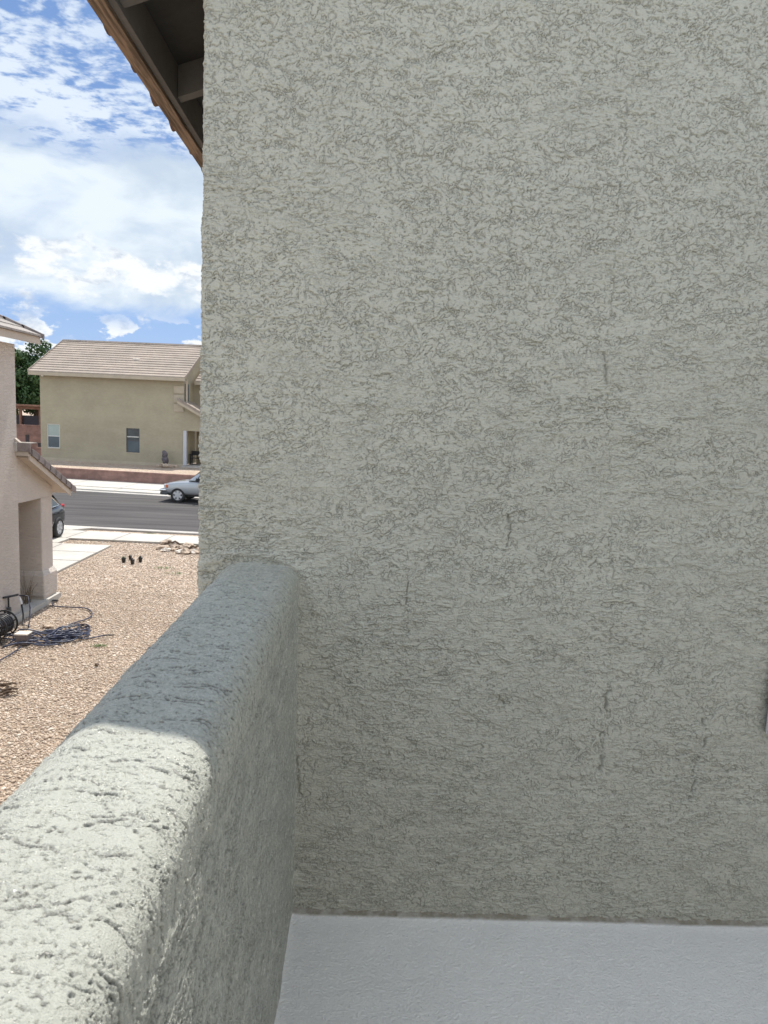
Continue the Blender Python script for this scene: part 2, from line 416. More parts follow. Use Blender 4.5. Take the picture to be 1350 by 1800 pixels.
# ------------------------------------------------------------------ stucco relief
NT_N = 2048; NT_L = 2.15
def specnoise(seed, beta, ax, ay, lo, hi, rot=0.0):
    """periodic fractal noise; wavelengths between lo and hi metres, stretched ax / ay"""
    rng = np.random.default_rng(seed)
    F = np.fft.rfft2(rng.standard_normal((NT_N, NT_N)).astype(np.float32))
    ky = np.fft.fftfreq(NT_N, NT_L / NT_N)[:, None]; kx = np.fft.rfftfreq(NT_N, NT_L / NT_N)[None, :]
    k = np.sqrt((kx * ax) ** 2 + (ky * ay) ** 2) + 1e-9
    A = k ** (-beta) * np.exp(-(1 / (k * hi)) ** 2 * .8) * np.exp(-(k * lo) ** 2 * .6)
    F *= A; F[0, 0] = 0
    r = np.fft.irfft2(F, s=(NT_N, NT_N)); return (r / r.std()).astype(np.float32)
def sstep(x, a, b):
    t = np.clip((x - a) / (b - a), 0, 1); return t * t * (3 - 2 * t)
def contour(n, t, w):
    px = NT_L / NT_N
    gy = (np.roll(n, -1, 0) - np.roll(n, 1, 0)) / (2 * px); gx = (np.roll(n, -1, 1) - np.roll(n, 1, 1)) / (2 * px)
    d = (n - t) / (np.sqrt(gx * gx + gy * gy) + 8.0)
    return np.exp(-(d / w) ** 2), d, gy / (np.sqrt(gx * gx + gy * gy) + 1e-6)

def lace(seed, stretch=1.5, levels=(-.85, -.3, .25, .8), hi=.11, lo=.0055, w=.0011, beta=2.1, step=.0010, sw=.0009,
         depth=.0030, pitn=1.0, jagk=.03, cover=.15, contrast=1.0, rolla=.0014, flowa=.00035, finea=.0003, orient=False, bk=.75, bhi=.4, dn=.55, pt=1.95, plo=.0035, phi=.010):
    sx, sy = stretch ** .5, stretch ** -.5
    a = specnoise(seed, beta, sx, sy, lo, hi)
    b = specnoise(seed + 1, beta, sx * .8, sy, lo, hi * bhi)
    den = specnoise(seed + 2, 1.5, 1.6, .7, .015, .16)          # where the texture is dense or trowelled flat
    brk = specnoise(seed + 3, 1.0, 1.1, .9, .008, .03)          # breaks each line
    jag = specnoise(seed + 8, .3, 1, 1, .0030, .008)            # ragged little notches
    h = np.zeros_like(a); g = np.zeros_like(a)
    for i, t in enumerate(levels):
        src = (a if i % 2 == 0 else b) + jagk * jag
        c, d, oy = contour(src, t, w)
        m = sstep(contrast * (brk * bk + den * dn) + cover, -.55, .75)
        if orient: m = m * sstep(oy, -.15, .75)              # only lips that face one way open up
        g = np.maximum(g, c * m * (.45 + .55 * sstep(jag, -.6, .9)))
        h += step * sstep(d, -sw, sw) * (.15 + .85 * m) * (1 if i % 2 == 0 else -.8)
    pits = sstep(specnoise(seed + 4, .5, 1, 1.0, plo, phi) + den * .35 + brk * .25, pt, pt + .55) * pitn
    g = np.maximum(g, np.clip(pits, 0, 1))
    flow = specnoise(seed + 5, 1.0, 3.6, .42, .0035, .04)       # horizontal trowel drag
    roll = specnoise(seed + 6, 2.0, 1.3, .8, .03, .5)
    fine = specnoise(seed + 7, .6, 1.1, .9, .0030, .012)
    rough_ = sstep(den, -.9, .5)
    h = h - depth * g - depth * .3 * np.maximum(pits - 1, 0) + flowa * flow * (1.2 - .5 * rough_) + rolla * roll + finea * fine * rough_
    return h.astype(np.float32), g.astype(np.float32)

def sample(A, u, v):
    """bilinear, periodic; u, v in metres (arrays)"""
    x = (u / NT_L * NT_N) % NT_N; y = (v / NT_L * NT_N) % NT_N
    x0 = np.floor(x).astype(np.int32) % NT_N; y0 = np.floor(y).astype(np.int32) % NT_N; fx = x - np.floor(x); fy = y - np.floor(y)
    x1 = (x0 + 1) % NT_N; y1 = (y0 + 1) % NT_N
    return (A[y0, x0] * (1 - fx) * (1 - fy) + A[y0, x1] * fx * (1 - fy) + A[y1, x0] * (1 - fx) * fy + A[y1, x1] * fx * fy).astype(np.float32)

def grid_faces(nu, nv):
    i = np.arange(nu - 1)[None, :] + np.arange(nv - 1)[:, None] * nu
    return np.stack([i, i + 1, i + 1 + nu, i + nu], -1).reshape(-1, 4)

def resample(poly, s):
    """points and outward normals at arc lengths s of a smooth polyline"""
    poly = np.array(poly, float); seg = np.hypot(*np.diff(poly, axis=0).T); L = np.concatenate([[0], np.cumsum(seg)])
    x = np.interp(s, L, poly[:, 0]); y = np.interp(s, L, poly[:, 1])
    e = 3e-3
    dx = np.interp(s + e, L, poly[:, 0]) - np.interp(s - e, L, poly[:, 0]); dy = np.interp(s + e, L, poly[:, 1]) - np.interp(s - e, L, poly[:, 1])
    n = np.hypot(dx, dy) + 1e-12
    return np.stack([x, y], -1), np.stack([dy / n, -dx / n], -1), L[-1]

def set_attr(o, name, a):
    at = o.data.attributes.new(name, 'FLOAT', 'POINT'); at.data.foreach_set('value', np.asarray(a, np.float32).ravel())

def arc(cx, cy, r, a0, a1, n=14):
    return [(cx + r * math.cos(R(a0 + (a1 - a0) * i / n)), cy + r * math.sin(R(a0 + (a1 - a0) * i / n))) for i in range(n + 1)]

def crack(U, V, pts, width, depth, seed):
    """a ragged crack line on arrays U, V; returns 0..1 groove"""
    rr = np.random.default_rng(seed); P = [np.array(pts[0], float)]
    for a, b in zip(pts[:-1], pts[1:]):
        a = np.array(a, float); b = np.array(b, float); n = max(2, int(np.linalg.norm(b - a) / .008))
        for k in range(1, n + 1): P.append(a + (b - a) * k / n + rr.normal(0, .0038, 2))
    P = np.array(P); g = np.zeros_like(U)
    lo = P.min(0) - .01; hi_ = P.max(0) + .01
    m = (U > lo[0]) & (U < hi_[0]) & (V > lo[1]) & (V < hi_[1])
    u = U[m]; v = V[m]; best = np.full(u.shape, 9., np.float32)
    for k in range(len(P) - 1):
        a, b = P[k], P[k + 1]; ab = b - a; t = np.clip(((u - a[0]) * ab[0] + (v - a[1]) * ab[1]) / (ab @ ab), 0, 1)
        ww = .6 + .8 * abs(math.sin(k * 1.7 + seed))
        best = np.minimum(best, np.hypot(u - a[0] - t * ab[0], v - a[1] - t * ab[1]) / ww)
    g[m] = np.exp(-(best / width) ** 2); return g

Z_FL = 2.94; WX0 = -.472
def own_house():
    house = empty('stucco_house', (WX0, 2.0, 0), label='grey-green stucco house wall with dark eave rising behind the balcony parapet', cat='house')
    inv = Vector((-WX0, -2.0, 0))
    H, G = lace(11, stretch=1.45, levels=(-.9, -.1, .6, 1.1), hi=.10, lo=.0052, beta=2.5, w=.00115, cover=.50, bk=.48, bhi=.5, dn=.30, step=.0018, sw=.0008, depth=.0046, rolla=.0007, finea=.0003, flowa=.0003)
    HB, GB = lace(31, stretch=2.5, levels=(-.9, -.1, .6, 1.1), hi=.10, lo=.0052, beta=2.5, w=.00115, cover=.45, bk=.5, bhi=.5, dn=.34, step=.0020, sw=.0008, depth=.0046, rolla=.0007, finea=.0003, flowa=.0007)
    sel = specnoise(91, 2.0, 1.6, .8, .05, .6)
    # front wall: profile in XY rounds the left corner, swept up Z
    px_f = .0014
    prof = [(WX0, 2.9)] + arc(WX0 + .014, 2.014, .014, 180, 270, 8) + [(3.2, 2.0)]
    s_c = .9 - .014
    s = np.concatenate([np.linspace(0, s_c - .10, 12), np.arange(s_c - .095, s_c + 1.86, px_f), np.linspace(s_c + 1.87, s_c + 3.6, 50)])
    z = np.concatenate([np.linspace(0, 2.85, 8), np.arange(2.88, 5.68, px_f), [5.9, 6.2]])
    P, N, L = resample(prof, s)
    U, V = np.meshgrid(s.astype(np.float32), z.astype(np.float32))
    ms = sstep(sample(sel, U, V) * .8 + (4.05 - V) * .9, -.5, .9)
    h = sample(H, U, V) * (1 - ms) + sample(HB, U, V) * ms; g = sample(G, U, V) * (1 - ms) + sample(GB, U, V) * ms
    X = U - s_c + WX0                                           # position along the front wall
    # darker rough seam bands and cracks seen on the wall
    cr = np.zeros_like(h)
    for pts, w_, sd_ in [([(.649, 4.651), (.658, 4.616), (.665, 4.571)], .0034, 1), ([(.414, 4.19), (.424, 4.158), (.413, 4.083)], .0024, 2),
                         ([(.748, 3.695), (.742, 3.659), (.746, 3.615)], .0034, 3), ([(.742, 3.60), (.738, 3.56), (.745, 3.50)], .0022, 4), ([(.745, 3.472), (.739, 3.403)], .0042, 12),
                         ([(1.039, 3.599), (1.054, 3.555), (1.049, 3.501)], .0028, 5), ([(1.037, 3.482), (1.025, 3.437), (1.035, 3.391), (1.026, 3.354)], .0028, 6),
                         ([(.655, 5.30), (.66, 5.18), (.652, 5.02)], .0016, 13), ([(.655, 4.95), (.662, 4.80), (.655, 4.70)], .0017, 14), ([(.668, 4.52), (.70, 4.30)], .0014, 15), ([(.705, 4.2), (.735, 3.98), (.742, 3.80)], .0016, 16), ([(.36, 5.1), (.37, 4.9)], .0012, 17), ([(.415, 4.45), (.41, 4.3)], .0013, 18), ([(.14, 3.9), (.15, 3.7)], .0012, 19),
                         ([(.139, 3.98), (.135, 3.921)], .002, 7), ([(.428, 3.665), (.441, 3.604)], .002, 8), ([(-.186, 3.789), (-.180, 3.721), (-.186, 3.63)], .0028, 9),
                         ([(-.163, 3.441), (-.161, 3.387), (-.152, 3.315)], .0036, 10), ([(-.185, 3.185), (-.178, 3.093), (-.176, 2.961)], .0030, 11)]:
        cr = np.maximum(cr, crack(X, V, pts, w_, 1, sd_) * (.62 if sd_ >= 13 else 1))
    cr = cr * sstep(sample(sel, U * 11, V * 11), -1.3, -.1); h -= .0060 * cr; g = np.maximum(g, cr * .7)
    # the render stands proud on the right of the long joint
    for xc, z0, z1 in ((.745, 3.40, 3.70), (.66, 4.57, 4.66), (1.04, 3.36, 3.60)):
        h += .0026 * sstep(X, xc - .002, xc + .004) * np.exp(-np.clip(X - xc, 0, 1) / .05) * sstep(V, z0 - .02, z0) * (1 - sstep(V, z1, z1 + .02))
    # a trowel ledge across the wall
    led = 3.355 + .012 * np.sin(X * 5) + .004 * np.sin(X * 31) + .004 * sample(sel, U * 5, V * 0 + .4)
    h += .0024 * (1 - sstep(V, led - .004, led + .0015)) * sstep(X, -.12, .0)
    for zz, x0_, x1_, am, tl in [(4.057, .75, 1.20, .0030, 0), (4.712, -.37, -.13, .0028, .02), (4.47, -.13, .18, .0022, .05), (4.40, .68, 1.02, .0026, .38), (5.29, -.36, -.2, .002, .1),
                                 (5.02, .05, .42, .0018, 0), (4.93, .55, .9, .002, -.1), (3.86, .0, .3, .0018, 0), (3.72, .3, .62, .0018, .05), (4.24, -.2, .1, .002, .1), (3.15, .2, .6, .002, 0), (3.55, .85, 1.25, .0018, .02)]:
        l2 = zz + tl * (X - x0_) + .006 * np.sin(X * 23 + zz * 9) + .003 * sample(sel, U * 7, V * 0 + zz)
        h += am * np.exp(-np.clip((V - l2), 0, 1) / .016) * sstep(V, l2 - .0012, l2 + .0004) * sstep(X, x0_, x0_ + .05) * (1 - sstep(X, x1_ - .05, x1_))
    # thicker smear of stucco where the parapet dies into the wall
    dd = np.hypot((X + .315) / .19, np.minimum(V - 3.90, 0) * 0 + np.maximum(V - 3.9, 0) / .15)
    h += .006 * np.exp(-((dd - 1.0) / .10) ** 2) * (V > 3.88)
    h += .003 * np.exp(-((X + .17) / .016) ** 2) * sstep(3.98 - V, 0, .08)
    co = np.empty((len(z), len(s), 3), np.float32)
    co[..., 0] = P[:, 0][None] + N[:, 0][None] * h + inv.x; co[..., 1] = P[:, 1][None] + N[:, 1][None] * h + inv.y; co[..., 2] = V
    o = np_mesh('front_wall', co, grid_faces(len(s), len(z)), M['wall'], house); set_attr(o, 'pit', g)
    # plain body behind the textured face
    MB().box((.03, .05, 0), (7.5, 8.0, 5.75)).box((3.65, -3.6, 0), (7.5, .04, 5.75)).build('house_body', M['wall'], house)
    # ---- eave: everything in house coordinates (x from the corner, y from the wall face)
    xe = -.78 - WX0; ze = 5.515; sl = .36; y0, y1 = -.06, 8.3
    fas = MB(); fas.box((xe - .02, y0, ze), (xe + .026, y1, ze + .17)); fas.build('fascia', M['fasciawood'], house)
    MB().box((xe + .028, y0, ze + .012), (xe + .05, y1, ze + .165)).build('subfascia', M['rafter'], house)
    # sloping deck above the rafters
    def zz(x): return ze + .115 + sl * (x - xe)
    d = MB(); d.prism([(xe + .052, zz(xe + .052)), (3.9, zz(3.9)), (3.9, zz(3.9) + .03), (xe + .052, zz(xe + .052) + .03)], y0, y1, 'Y'); d.build('soffit', M['soffit'], house)
    for k in range(-0, 10):
        yc = .112 + .60 * k
        r_ = MB(); r_.prism([(xe + .052, zz(xe + .052) - .108), (.06, zz(.06) - .108), (.06, zz(.06) - .002), (xe + .052, zz(xe + .052) - .002)], yc, yc + .045, 'Y'); r_.build('rafter', M['rafter'], house)
    # curved clay tiles in courses up the slope: only the first courses matter, the rest one sheet
    td = MB(); td.prism([(xe - .01, zz(xe) + .030), (3.9, zz(3.9) + .033), (3.9, zz(3.9) + .040), (xe - .01, zz(xe) + .038)], y0 - .02, y1, 'Y'); td.build('underlay', M['clay'], house)
    rnd = random.Random(4)
    for k in range(31):
        yc = .225 + (k - 1) * .265 + rnd.uniform(-.012, .012)      # pans: lowest in the middle of each tile
        t_ = MB(); n = 12; L0 = xe - .118 - rnd.uniform(-.004, .012); L1 = xe + 2.2; hw = .1325 * 1.02; prev = None
        for xx in (L0, L1):
            zb_ = ze + .192 + sl * (xx - xe) + rnd.uniform(-.002, .003)
            prof_ = [(yc + hw * (2 * i / n - 1), zb_ - .032 * math.cos(math.pi * (2 * i / n - 1)) ) for i in range(n + 1)]
            lo_ = [t_.bm.verts.new((xx, y_, z_)) for y_, z_ in prof_]; up_ = [t_.bm.verts.new((xx, y_, z_ + .016)) for y_, z_ in prof_]
            if prev is None:
                for i in range(n): t_.bm.faces.new([lo_[i], lo_[i + 1], up_[i + 1], up_[i]])
            else:
                for i in range(n):
                    t_.bm.faces.new([prev[0][i], prev[0][i + 1], lo_[i + 1], lo_[i]]); t_.bm.faces.new([prev[1][i], prev[1][i + 1], up_[i + 1], up_[i]])
            prev = (lo_, up_)
        t_.build('roof_tile', M['clay'], house, smooth=True)
    # rake board over the gable wall
    MB().prism([(-.28, zz(-.28) - .10), (3.9, zz(3.9) - .10), (3.9, zz(3.9) + .07), (-.28, zz(-.28) + .07)], -.10, -.062, 'Y').build('rake_board', M['rafter'], house)
    return H, G
OWN_H, OWN_G = own_house()

def parapet():
    root = empty('balcony_parapet', (-.3, 0, 0), label='low round-topped stucco parapet wall running from the lower left to the house wall', cat='parapet')
    xo, xi, ro, ri, top = -.432, -.186, .10, .048, 4.018
    prof = [(xo, 2.6)] + arc(xo + ro, top - ro, ro, 180, 97, 12) + arc(xi - ri, top - ri - .006, ri, 84, 0, 10) + [(xi + .012, 2.90)]
    # walk order gives normals pointing outwards (left of travel flipped)
    prof = prof[::-1]
    s_tot = np.hypot(*np.diff(np.array(prof), axis=0).T).sum()
    s = np.concatenate([np.arange(0, 1.0, .0014), np.arange(1.0, s_tot - 1.32, .0010), np.linspace(s_tot - 1.31, s_tot, 260)])
    # cell size along Y shrinks towards the camera
    ys = [2.03]; 
    while ys[-1] > .25: ys.append(ys[-1] - max(.0010, .0011 * max(.55, ys[-1])))
    ys += list(np.linspace(ys[-1] - .01, -1.6, 60)); y = np.array(ys[::-1], np.float32)
    P, N, L = resample(prof, s); N = -N if N[len(N) // 2][1] < 0 else N
    U, V = np.meshgrid(s.astype(np.float32), y)
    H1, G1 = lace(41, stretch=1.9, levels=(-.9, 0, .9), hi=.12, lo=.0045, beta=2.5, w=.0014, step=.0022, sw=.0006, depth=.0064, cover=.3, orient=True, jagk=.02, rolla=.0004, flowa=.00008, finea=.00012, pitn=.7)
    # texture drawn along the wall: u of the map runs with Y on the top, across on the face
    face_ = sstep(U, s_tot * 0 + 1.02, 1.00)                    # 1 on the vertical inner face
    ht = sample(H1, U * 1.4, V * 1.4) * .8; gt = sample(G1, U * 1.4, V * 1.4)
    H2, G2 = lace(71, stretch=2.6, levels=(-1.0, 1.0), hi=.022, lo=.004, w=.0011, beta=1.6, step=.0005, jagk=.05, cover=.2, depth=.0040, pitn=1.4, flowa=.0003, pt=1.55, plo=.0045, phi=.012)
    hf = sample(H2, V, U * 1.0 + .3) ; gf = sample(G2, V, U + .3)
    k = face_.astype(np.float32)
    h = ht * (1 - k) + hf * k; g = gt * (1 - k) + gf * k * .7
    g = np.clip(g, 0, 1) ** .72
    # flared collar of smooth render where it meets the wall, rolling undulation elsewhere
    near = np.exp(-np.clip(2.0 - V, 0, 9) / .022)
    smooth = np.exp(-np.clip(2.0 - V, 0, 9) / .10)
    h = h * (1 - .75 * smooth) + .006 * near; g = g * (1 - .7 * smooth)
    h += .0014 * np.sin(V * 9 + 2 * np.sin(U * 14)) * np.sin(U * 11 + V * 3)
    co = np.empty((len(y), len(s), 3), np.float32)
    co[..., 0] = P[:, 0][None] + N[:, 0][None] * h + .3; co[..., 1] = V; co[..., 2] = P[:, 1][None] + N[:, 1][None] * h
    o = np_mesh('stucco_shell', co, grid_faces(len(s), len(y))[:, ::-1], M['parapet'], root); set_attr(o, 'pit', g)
    MB().box((xo + .05 + .3, -1.6, 0), (xi - .05 + .3, 1.99, 3.85)).build('core', M['wall'], root)
parapet()

def balcony_floor():
    xs = np.arange(-.24, 1.9, .006); xs = np.concatenate([xs, [2.4, 3.17]]); ys = np.concatenate([np.linspace(-1.6, 1.2, 30), np.arange(1.21, 2.02, .0025)])
    U, V = np.meshgrid(xs.astype(np.float32), ys.astype(np.float32))
    h = sample(OWN_H, U * .9 + .5, V * .9) * .26
    h = h * (1 - np.exp(-np.clip(2.0 - V, 0, 9) / .03))
    z = Z_FL - .004 + h + .016 * np.exp(-np.clip(2.0 - V, 0, 9) / .013) + .02 * np.exp(-np.clip(U + .19, 0, 9) / .012)
    # a few blisters in the coating
    for bx, by, br, bh in ((-.05, 1.93, .007, .003), (-.13, 1.80, .006, .003), (-.11, 1.84, .012, .002), (.62, 1.95, .016, .0015), (.4, 1.7, .02, .001)):
        z += bh * np.exp(-((U - bx) ** 2 + (V - by) ** 2) / br ** 2)
    co = np.stack([U, V, z], -1)
    np_mesh('balcony_floor', co, grid_faces(len(xs), len(ys)), M['floor'], kind='structure', label='white coated balcony floor', cat=None)
    MB().box((-.40, -1.6, 0), (3.17, 1.99, 2.90)).build('lower_storey', M['wall'], label='grey-green stucco storey carrying the balcony floor', cat='building base')
balcony_floor()

# unseen wall added behind the camera to bounce sunlight onto the stucco
MB().box((-3.5, -2.1, 0), (3.17, -1.65, 5.6)).build('rear_bounce_wall', M['bouncewall'], bpy.data.objects['stucco_house'])
bpy.data.objects['rear_bounce_wall'].location = (.472, -2.0, 0)

# grey box at the right edge of the wall
gb = empty('wall_box', (1.34, 2.0, 3.6), label='slim grey metal box fixed to the stucco wall, cut by the right edge', cat='utility box')
MB().box((-.122, -.018, -.02), (.12, -.002, .20), .006, 2).build('housing', M['greybox'], gb)
MB().box((-.130, -.026, -.03), (.13, -.019, .215), .003, 2).build('cover', M['greybox'], gb)

# ------------------------------------------------------------------ ground
MB().face([(-300, -60, -.03), (300, -60, -.03), (300, 900, -.03), (-300, 900, -.03)]).build('ground', M['gravel'], kind='structure')
# street direction bends slightly to the left far side
def yl(x, y0, k): return y0 + k * (x + 8)
XL, XR = -60, 40
def strip(name, m, n0, k0, n1, k1, z, x0=XL, x1=XR, **kw):
    return MB().face([(x0, yl(x0, n0, k0), z), (x1, yl(x1, n0, k0), z), (x1, yl(x1, n1, k1), z), (x0, yl(x0, n1, k1), z)]).build(name, m, kind='structure', **kw)
strip('road', M['road'], 25.6, -.06, 35.4, -.14, -.002)
# near kerb, near pavement (raised a little), far kerb and pavement
def slab(name, m, n0, k0, n1, k1, z0, z1, x0=XL, x1=XR, top=None):
    P = [(x0, yl(x0, n0, k0)), (x1, yl(x1, n0, k0)), (x1, yl(x1, n1, k1)), (x0, yl(x0, n1, k1))]
    return MB().prism(P, z0, z1, 'Z').build(name, m, kind='structure')
slab('kerb', M['curb'], 25.30, -.06, 25.62, -.06, -.02, .035)
slab('pavement', M['concrete'], 23.30, -.03, 24.72, -.06, -.02, .032)
slab('kerb', M['curb'], 35.4, -.14, 35.9, -.14, -.02, .03)
slab('kerb', M['concrete'], 35.905, -.14, 36.9, -.14, -.02, .09)
slab('pavement', M['concrete'], 36.92, -.14, 39.9, -.16, -.02, .12)
# expansion joints
def joints(name, n0, k0, n1, k1, z, xs):
    b = MB()
    for x in xs:
        b.face([(x, yl(x, n0, k0), z), (x + .035, yl(x, n0, k0), z), (x + .035 + .12, yl(x, n1, k1), z), (x + .12, yl(x, n1, k1), z)])
    b.build(name, M['joint'], kind='structure')
joints('pavement_joints', 23.32, -.03, 24.70, -.06, .037, [x * 1.55 - 30 for x in range(0, 30)])
joints('far_pavement_joints', 36.95, -.14, 39.8, -.16, .125, [x * 3.0 - 31 for x in range(0, 14)])
joints('far_kerb_joints', 35.95, -.14, 36.85, -.14, .095, [x * 3.0 - 31 for x in range(0, 14)])

# neighbour's walk and driveway
MB().prism([(-8.07, 14.9 + 3.5), (-8.03, 22.4), (-17, 22.45), (-17, 17.5), (-12, 17.5)], -.02, .03, 'Z').build('walkway', M['concrete'], kind='structure')
MB().face([(-17, 19.95, .035), (-8.05, 19.95, .035), (-8.05, 19.99, .035), (-17, 19.99, .035)]).face([(-17, 21.2, .035), (-8.04, 21.2, .035), (-8.04, 21.23, .035), (-17, 21.23, .035)]) \
    .face([(-9.55, 18.0, .0355), (-9.52, 18.0, .0355), (-9.52, 22.3, .0355), (-9.55, 22.3, .0355)]).build('walkway_joints', M['joint'], kind='structure')
MB().prism([(-17, 22.46), (-9.75, 22.46), (-9.7, 23.3), (-17, 23.6)], -.02, .031, 'Z').build('driveway', M['concrete'], kind='structure')
MB().prism([(-17, 24.72 + .54), (-10.3, 24.85), (-9.6, 25.68), (-17, 26.1)], -.02, .04, 'Z').build('driveway_apron', M['concrete'], kind='structure')

# loose stones lying on the yard
def pebbles():
    rng = np.random.default_rng(5)
    ico = bmesh.new(); bmesh.ops.create_icosphere(ico, subdivisions=1, radius=1.0)
    bv = np.array([v.co[:] for v in ico.verts], np.float32); bf = np.array([[v.index for v in f.verts] for f in ico.faces]); ico.free()
    pts = []
    for (ya, yb, dens) in ((7.2, 12, 1900), (12, 17, 1300), (17, 23.25, 650)):
        xa, xb = -.62 * yb - .3, -.20 * ya
        n = int((xb - xa) * (yb - ya) * dens); x = rng.uniform(xa, xb, n); y = rng.uniform(ya, yb, n)
        keep = (x > -.60 * y - .25) & (x < -.215 * y) & ~((x < -7.0) & (y < 16.2)) & ~((x < -8.0) & (y > 18.35) & (y < 22.5))& ~((x < -8.6) & (y > 17.4) & (y < 18.4)) & ~((x < -9.65) & (y > 22.4))
        pts.append(np.stack([x[keep], y[keep]], -1))
    p = np.concatenate(pts).astype(np.float32); n = len(p)
    r = (.0086 * rng.lognormal(0, .42, n)).astype(np.float32); r = np.clip(r, .006, .038)
    th = rng.uniform(0, 6.28, n).astype(np.float32); fl = rng.uniform(.5, .85, n).astype(np.float32); el = rng.uniform(1.0, 1.6, n).astype(np.float32)
    jit = 1 + rng.normal(0, .14, (n, len(bv))).astype(np.float32)
    B = bv[None] * jit[..., None]
    x = B[..., 0] * (r * el)[:, None]; y = B[..., 1] * r[:, None]; z = B[..., 2] * (r * fl)[:, None]
    c, s_ = np.cos(th)[:, None], np.sin(th)[:, None]
    co = np.stack([p[:, 0, None] + x * c - y * s_, p[:, 1, None] + x * s_ + y * c, -.03 + (r * fl)[:, None] * .42 + rng.uniform(0, .006, n).astype(np.float32)[:, None] + z], -1)
    F = (bf[None] + (np.arange(n) * len(bv))[:, None, None]).reshape(-1, 3)
    o = np_mesh('gravel_stones', co, F, M['pebble'], smooth=False, kind='stuff', label='loose tan and pinkish landscape gravel covering the yard', cat='gravel')
    set_attr(o, 'tone', np.repeat(np.clip(rng.beta(2.2, 2.0, n), 0, 1), len(bv)))
pebbles()

# ------------------------------------------------------------------ neighbour's house at left
def neighbour():
    X0 = -7.085
    h = empty('beige_house', (X0, 14.55, 0), label='beige stucco neighbour house with a tiled entry porch at the left edge', cat='house')
    m = MB(); m.box((-9, -12, 0), (0, 0, 5.55)); m.build('side_wall', M['neighbour'], h)
    # entry porch: wall panel above the opening, column, far wall; opening faces us
    def rz(y): return 3.36 - .475 * (y - .05)
    y1 = 1.58
    p = MB(); p.prism([(.003, 2.37), (1.58, 2.36), (1.58, rz(1.58) - .08), (.003, rz(0) - .05)], -.32, 0, 'X'); p.build('porch_beam', M['neighbour'], h)
    p = MB(); p.prism([(-2.6, 2.37), (-.325, 2.37), (-.325, 2.58), (-2.6, 2.58)], 1.10, 1.57, 'Y'); p.build('porch_front_beam', M['neighbour'], h)
    c = MB(); c.box((-.52, 1.03, .72), (-.004, 1.575, 2.362), .02, 2); col = c.build('column', M['neighbour'], h)
    b = MB(); b.box((-.58, .96, .15), (.06, 1.64, .66), .03, 2); b.build('column_base', M['neighbour'], col, smooth=False)
    b = MB(); b.prism([(-.58, .96), (.06, .96), (.06, 1.64), (-.58, 1.64)], .66, .661, 'Z')
    b.bm.free(); b = MB()
    lo = [(-.565, .975), (.045, .975), (.045, 1.625), (-.565, 1.625)]; hi = [(-.525, 1.02), (.0, 1.02), (.0, 1.58), (-.525, 1.58)]
    A = [b.bm.verts.new((x, y, .655)) for x, y in lo]; B = [b.bm.verts.new((x, y, .73)) for x, y in hi]
    for i in range(4): b.bm.faces.new([A[i], A[(i + 1) % 4], B[(i + 1) % 4], B[i]])
    b.bm.faces.new(B); b.build('column_collar', M['neighbour'], col)
    MB().box((-.56, .98, .10), (.035, 1.62, .149)).build('column_foot', M['neightrim'], col)
    MB().prism([(.02, -.45), (.12, -.42), (.12, 1.66), (-2.6, 1.66), (-2.6, .01), (.02, .01)], -.02, .098, 'Z').build('porch_slab', M['concrete'], h)
    MB().box((-2.62, .01, 0), (-2.5, 1.6, 2.6)).build('porch_inner_wall', M['neighbour'], h)
    # porch roof: sloping slab with tile courses, projecting past the wall
    def slope_piece(x0, x1, ya, yb, off, th):
        return MB().prism([(ya, rz(ya) + off), (yb, rz(yb) + off), (yb, rz(yb) + off + th), (ya, rz(ya) + off + th)], x0, x1, 'X')
    xr = .285
    slope_piece(-2.9, xr - .02, .04, 1.98, -.065, .03).build('porch_deck', M['neightrim'], h)
    # fascia: short level return at the wall corner, then the rake
    MB().box((-.02, -.075, 3.345), (xr - .03, -.045, 3.435)).build('fascia_return', M['neightrim'], h)
    slope_piece(xr - .045, xr - .015, -.04, 1.93, -.14, .13).build('rake_board', M['neightrim'], h)
    slope_piece(-2.9, xr + .0, -.06, 2.0, .0, .06).build('tile_bed', M['greytile'], h)
    for k in range(8):
        ya = 0.0 + k * .262; yb = ya + .29
        q = MB(); e = .05 * 1
        q.prism([(ya, rz(ya) + .055), (yb, rz(yb) + .085), (yb, rz(yb) + .11), (ya, rz(ya) + .085)], -2.9, xr - .01, 'X'); q.build('tile_course', M['greytiletop'], h)
        q = MB()
        q.prism([(ya, rz(ya) - .03), (yb, rz(yb) - .005), (yb, rz(yb) + .125), (ya, rz(ya) + .10)], xr, xr + .03, 'X')
        q.build('rake_tile', M['greytile'], h)
        MB().prism([(ya, rz(ya) + .1), (yb, rz(yb) + .125), (yb, rz(yb) + .137), (ya, rz(ya) + .112)], xr - .1, xr + .028, 'X').build('rake_tile_top', M['greytiletop'], h)
    MB().box((-.03, -.10, 3.44), (xr + .03, -.075, 3.60)).build('end_tile', M['greytile'], h)
    MB().box((-.045, -.13, 3.43), (.06, -.101, 3.615), .008, 2).build('end_cap', M['curb'], h)
    MB().box((-.05, -.10, 3.60), (xr + .03, .2, 3.615)).build('end_top', M['greytiletop'], h)
    MB().prism([(.0, 3.60), (.10, 3.615), (.0, 3.70)], -.09, .0, 'Y').build('flashing', M['neightrim'], h)
    # main roof corner above, eave along Y and raking up to the left
    ze = 5.62; sl = .40; xe = .30; yb = .42
    def rf(x0, x1, off, th, ya, yb_):
        return MB().prism([(x1, ze + off), (x0, ze + off + sl * (x1 - x0)), (x0, ze + off + th + sl * (x1 - x0)), (x1, ze + off + th)], ya, yb_, 'Y')
    rf(-4.5, xe, .10, .04, -12, yb - .03).build('roof_deck', M['neightrim'], h)
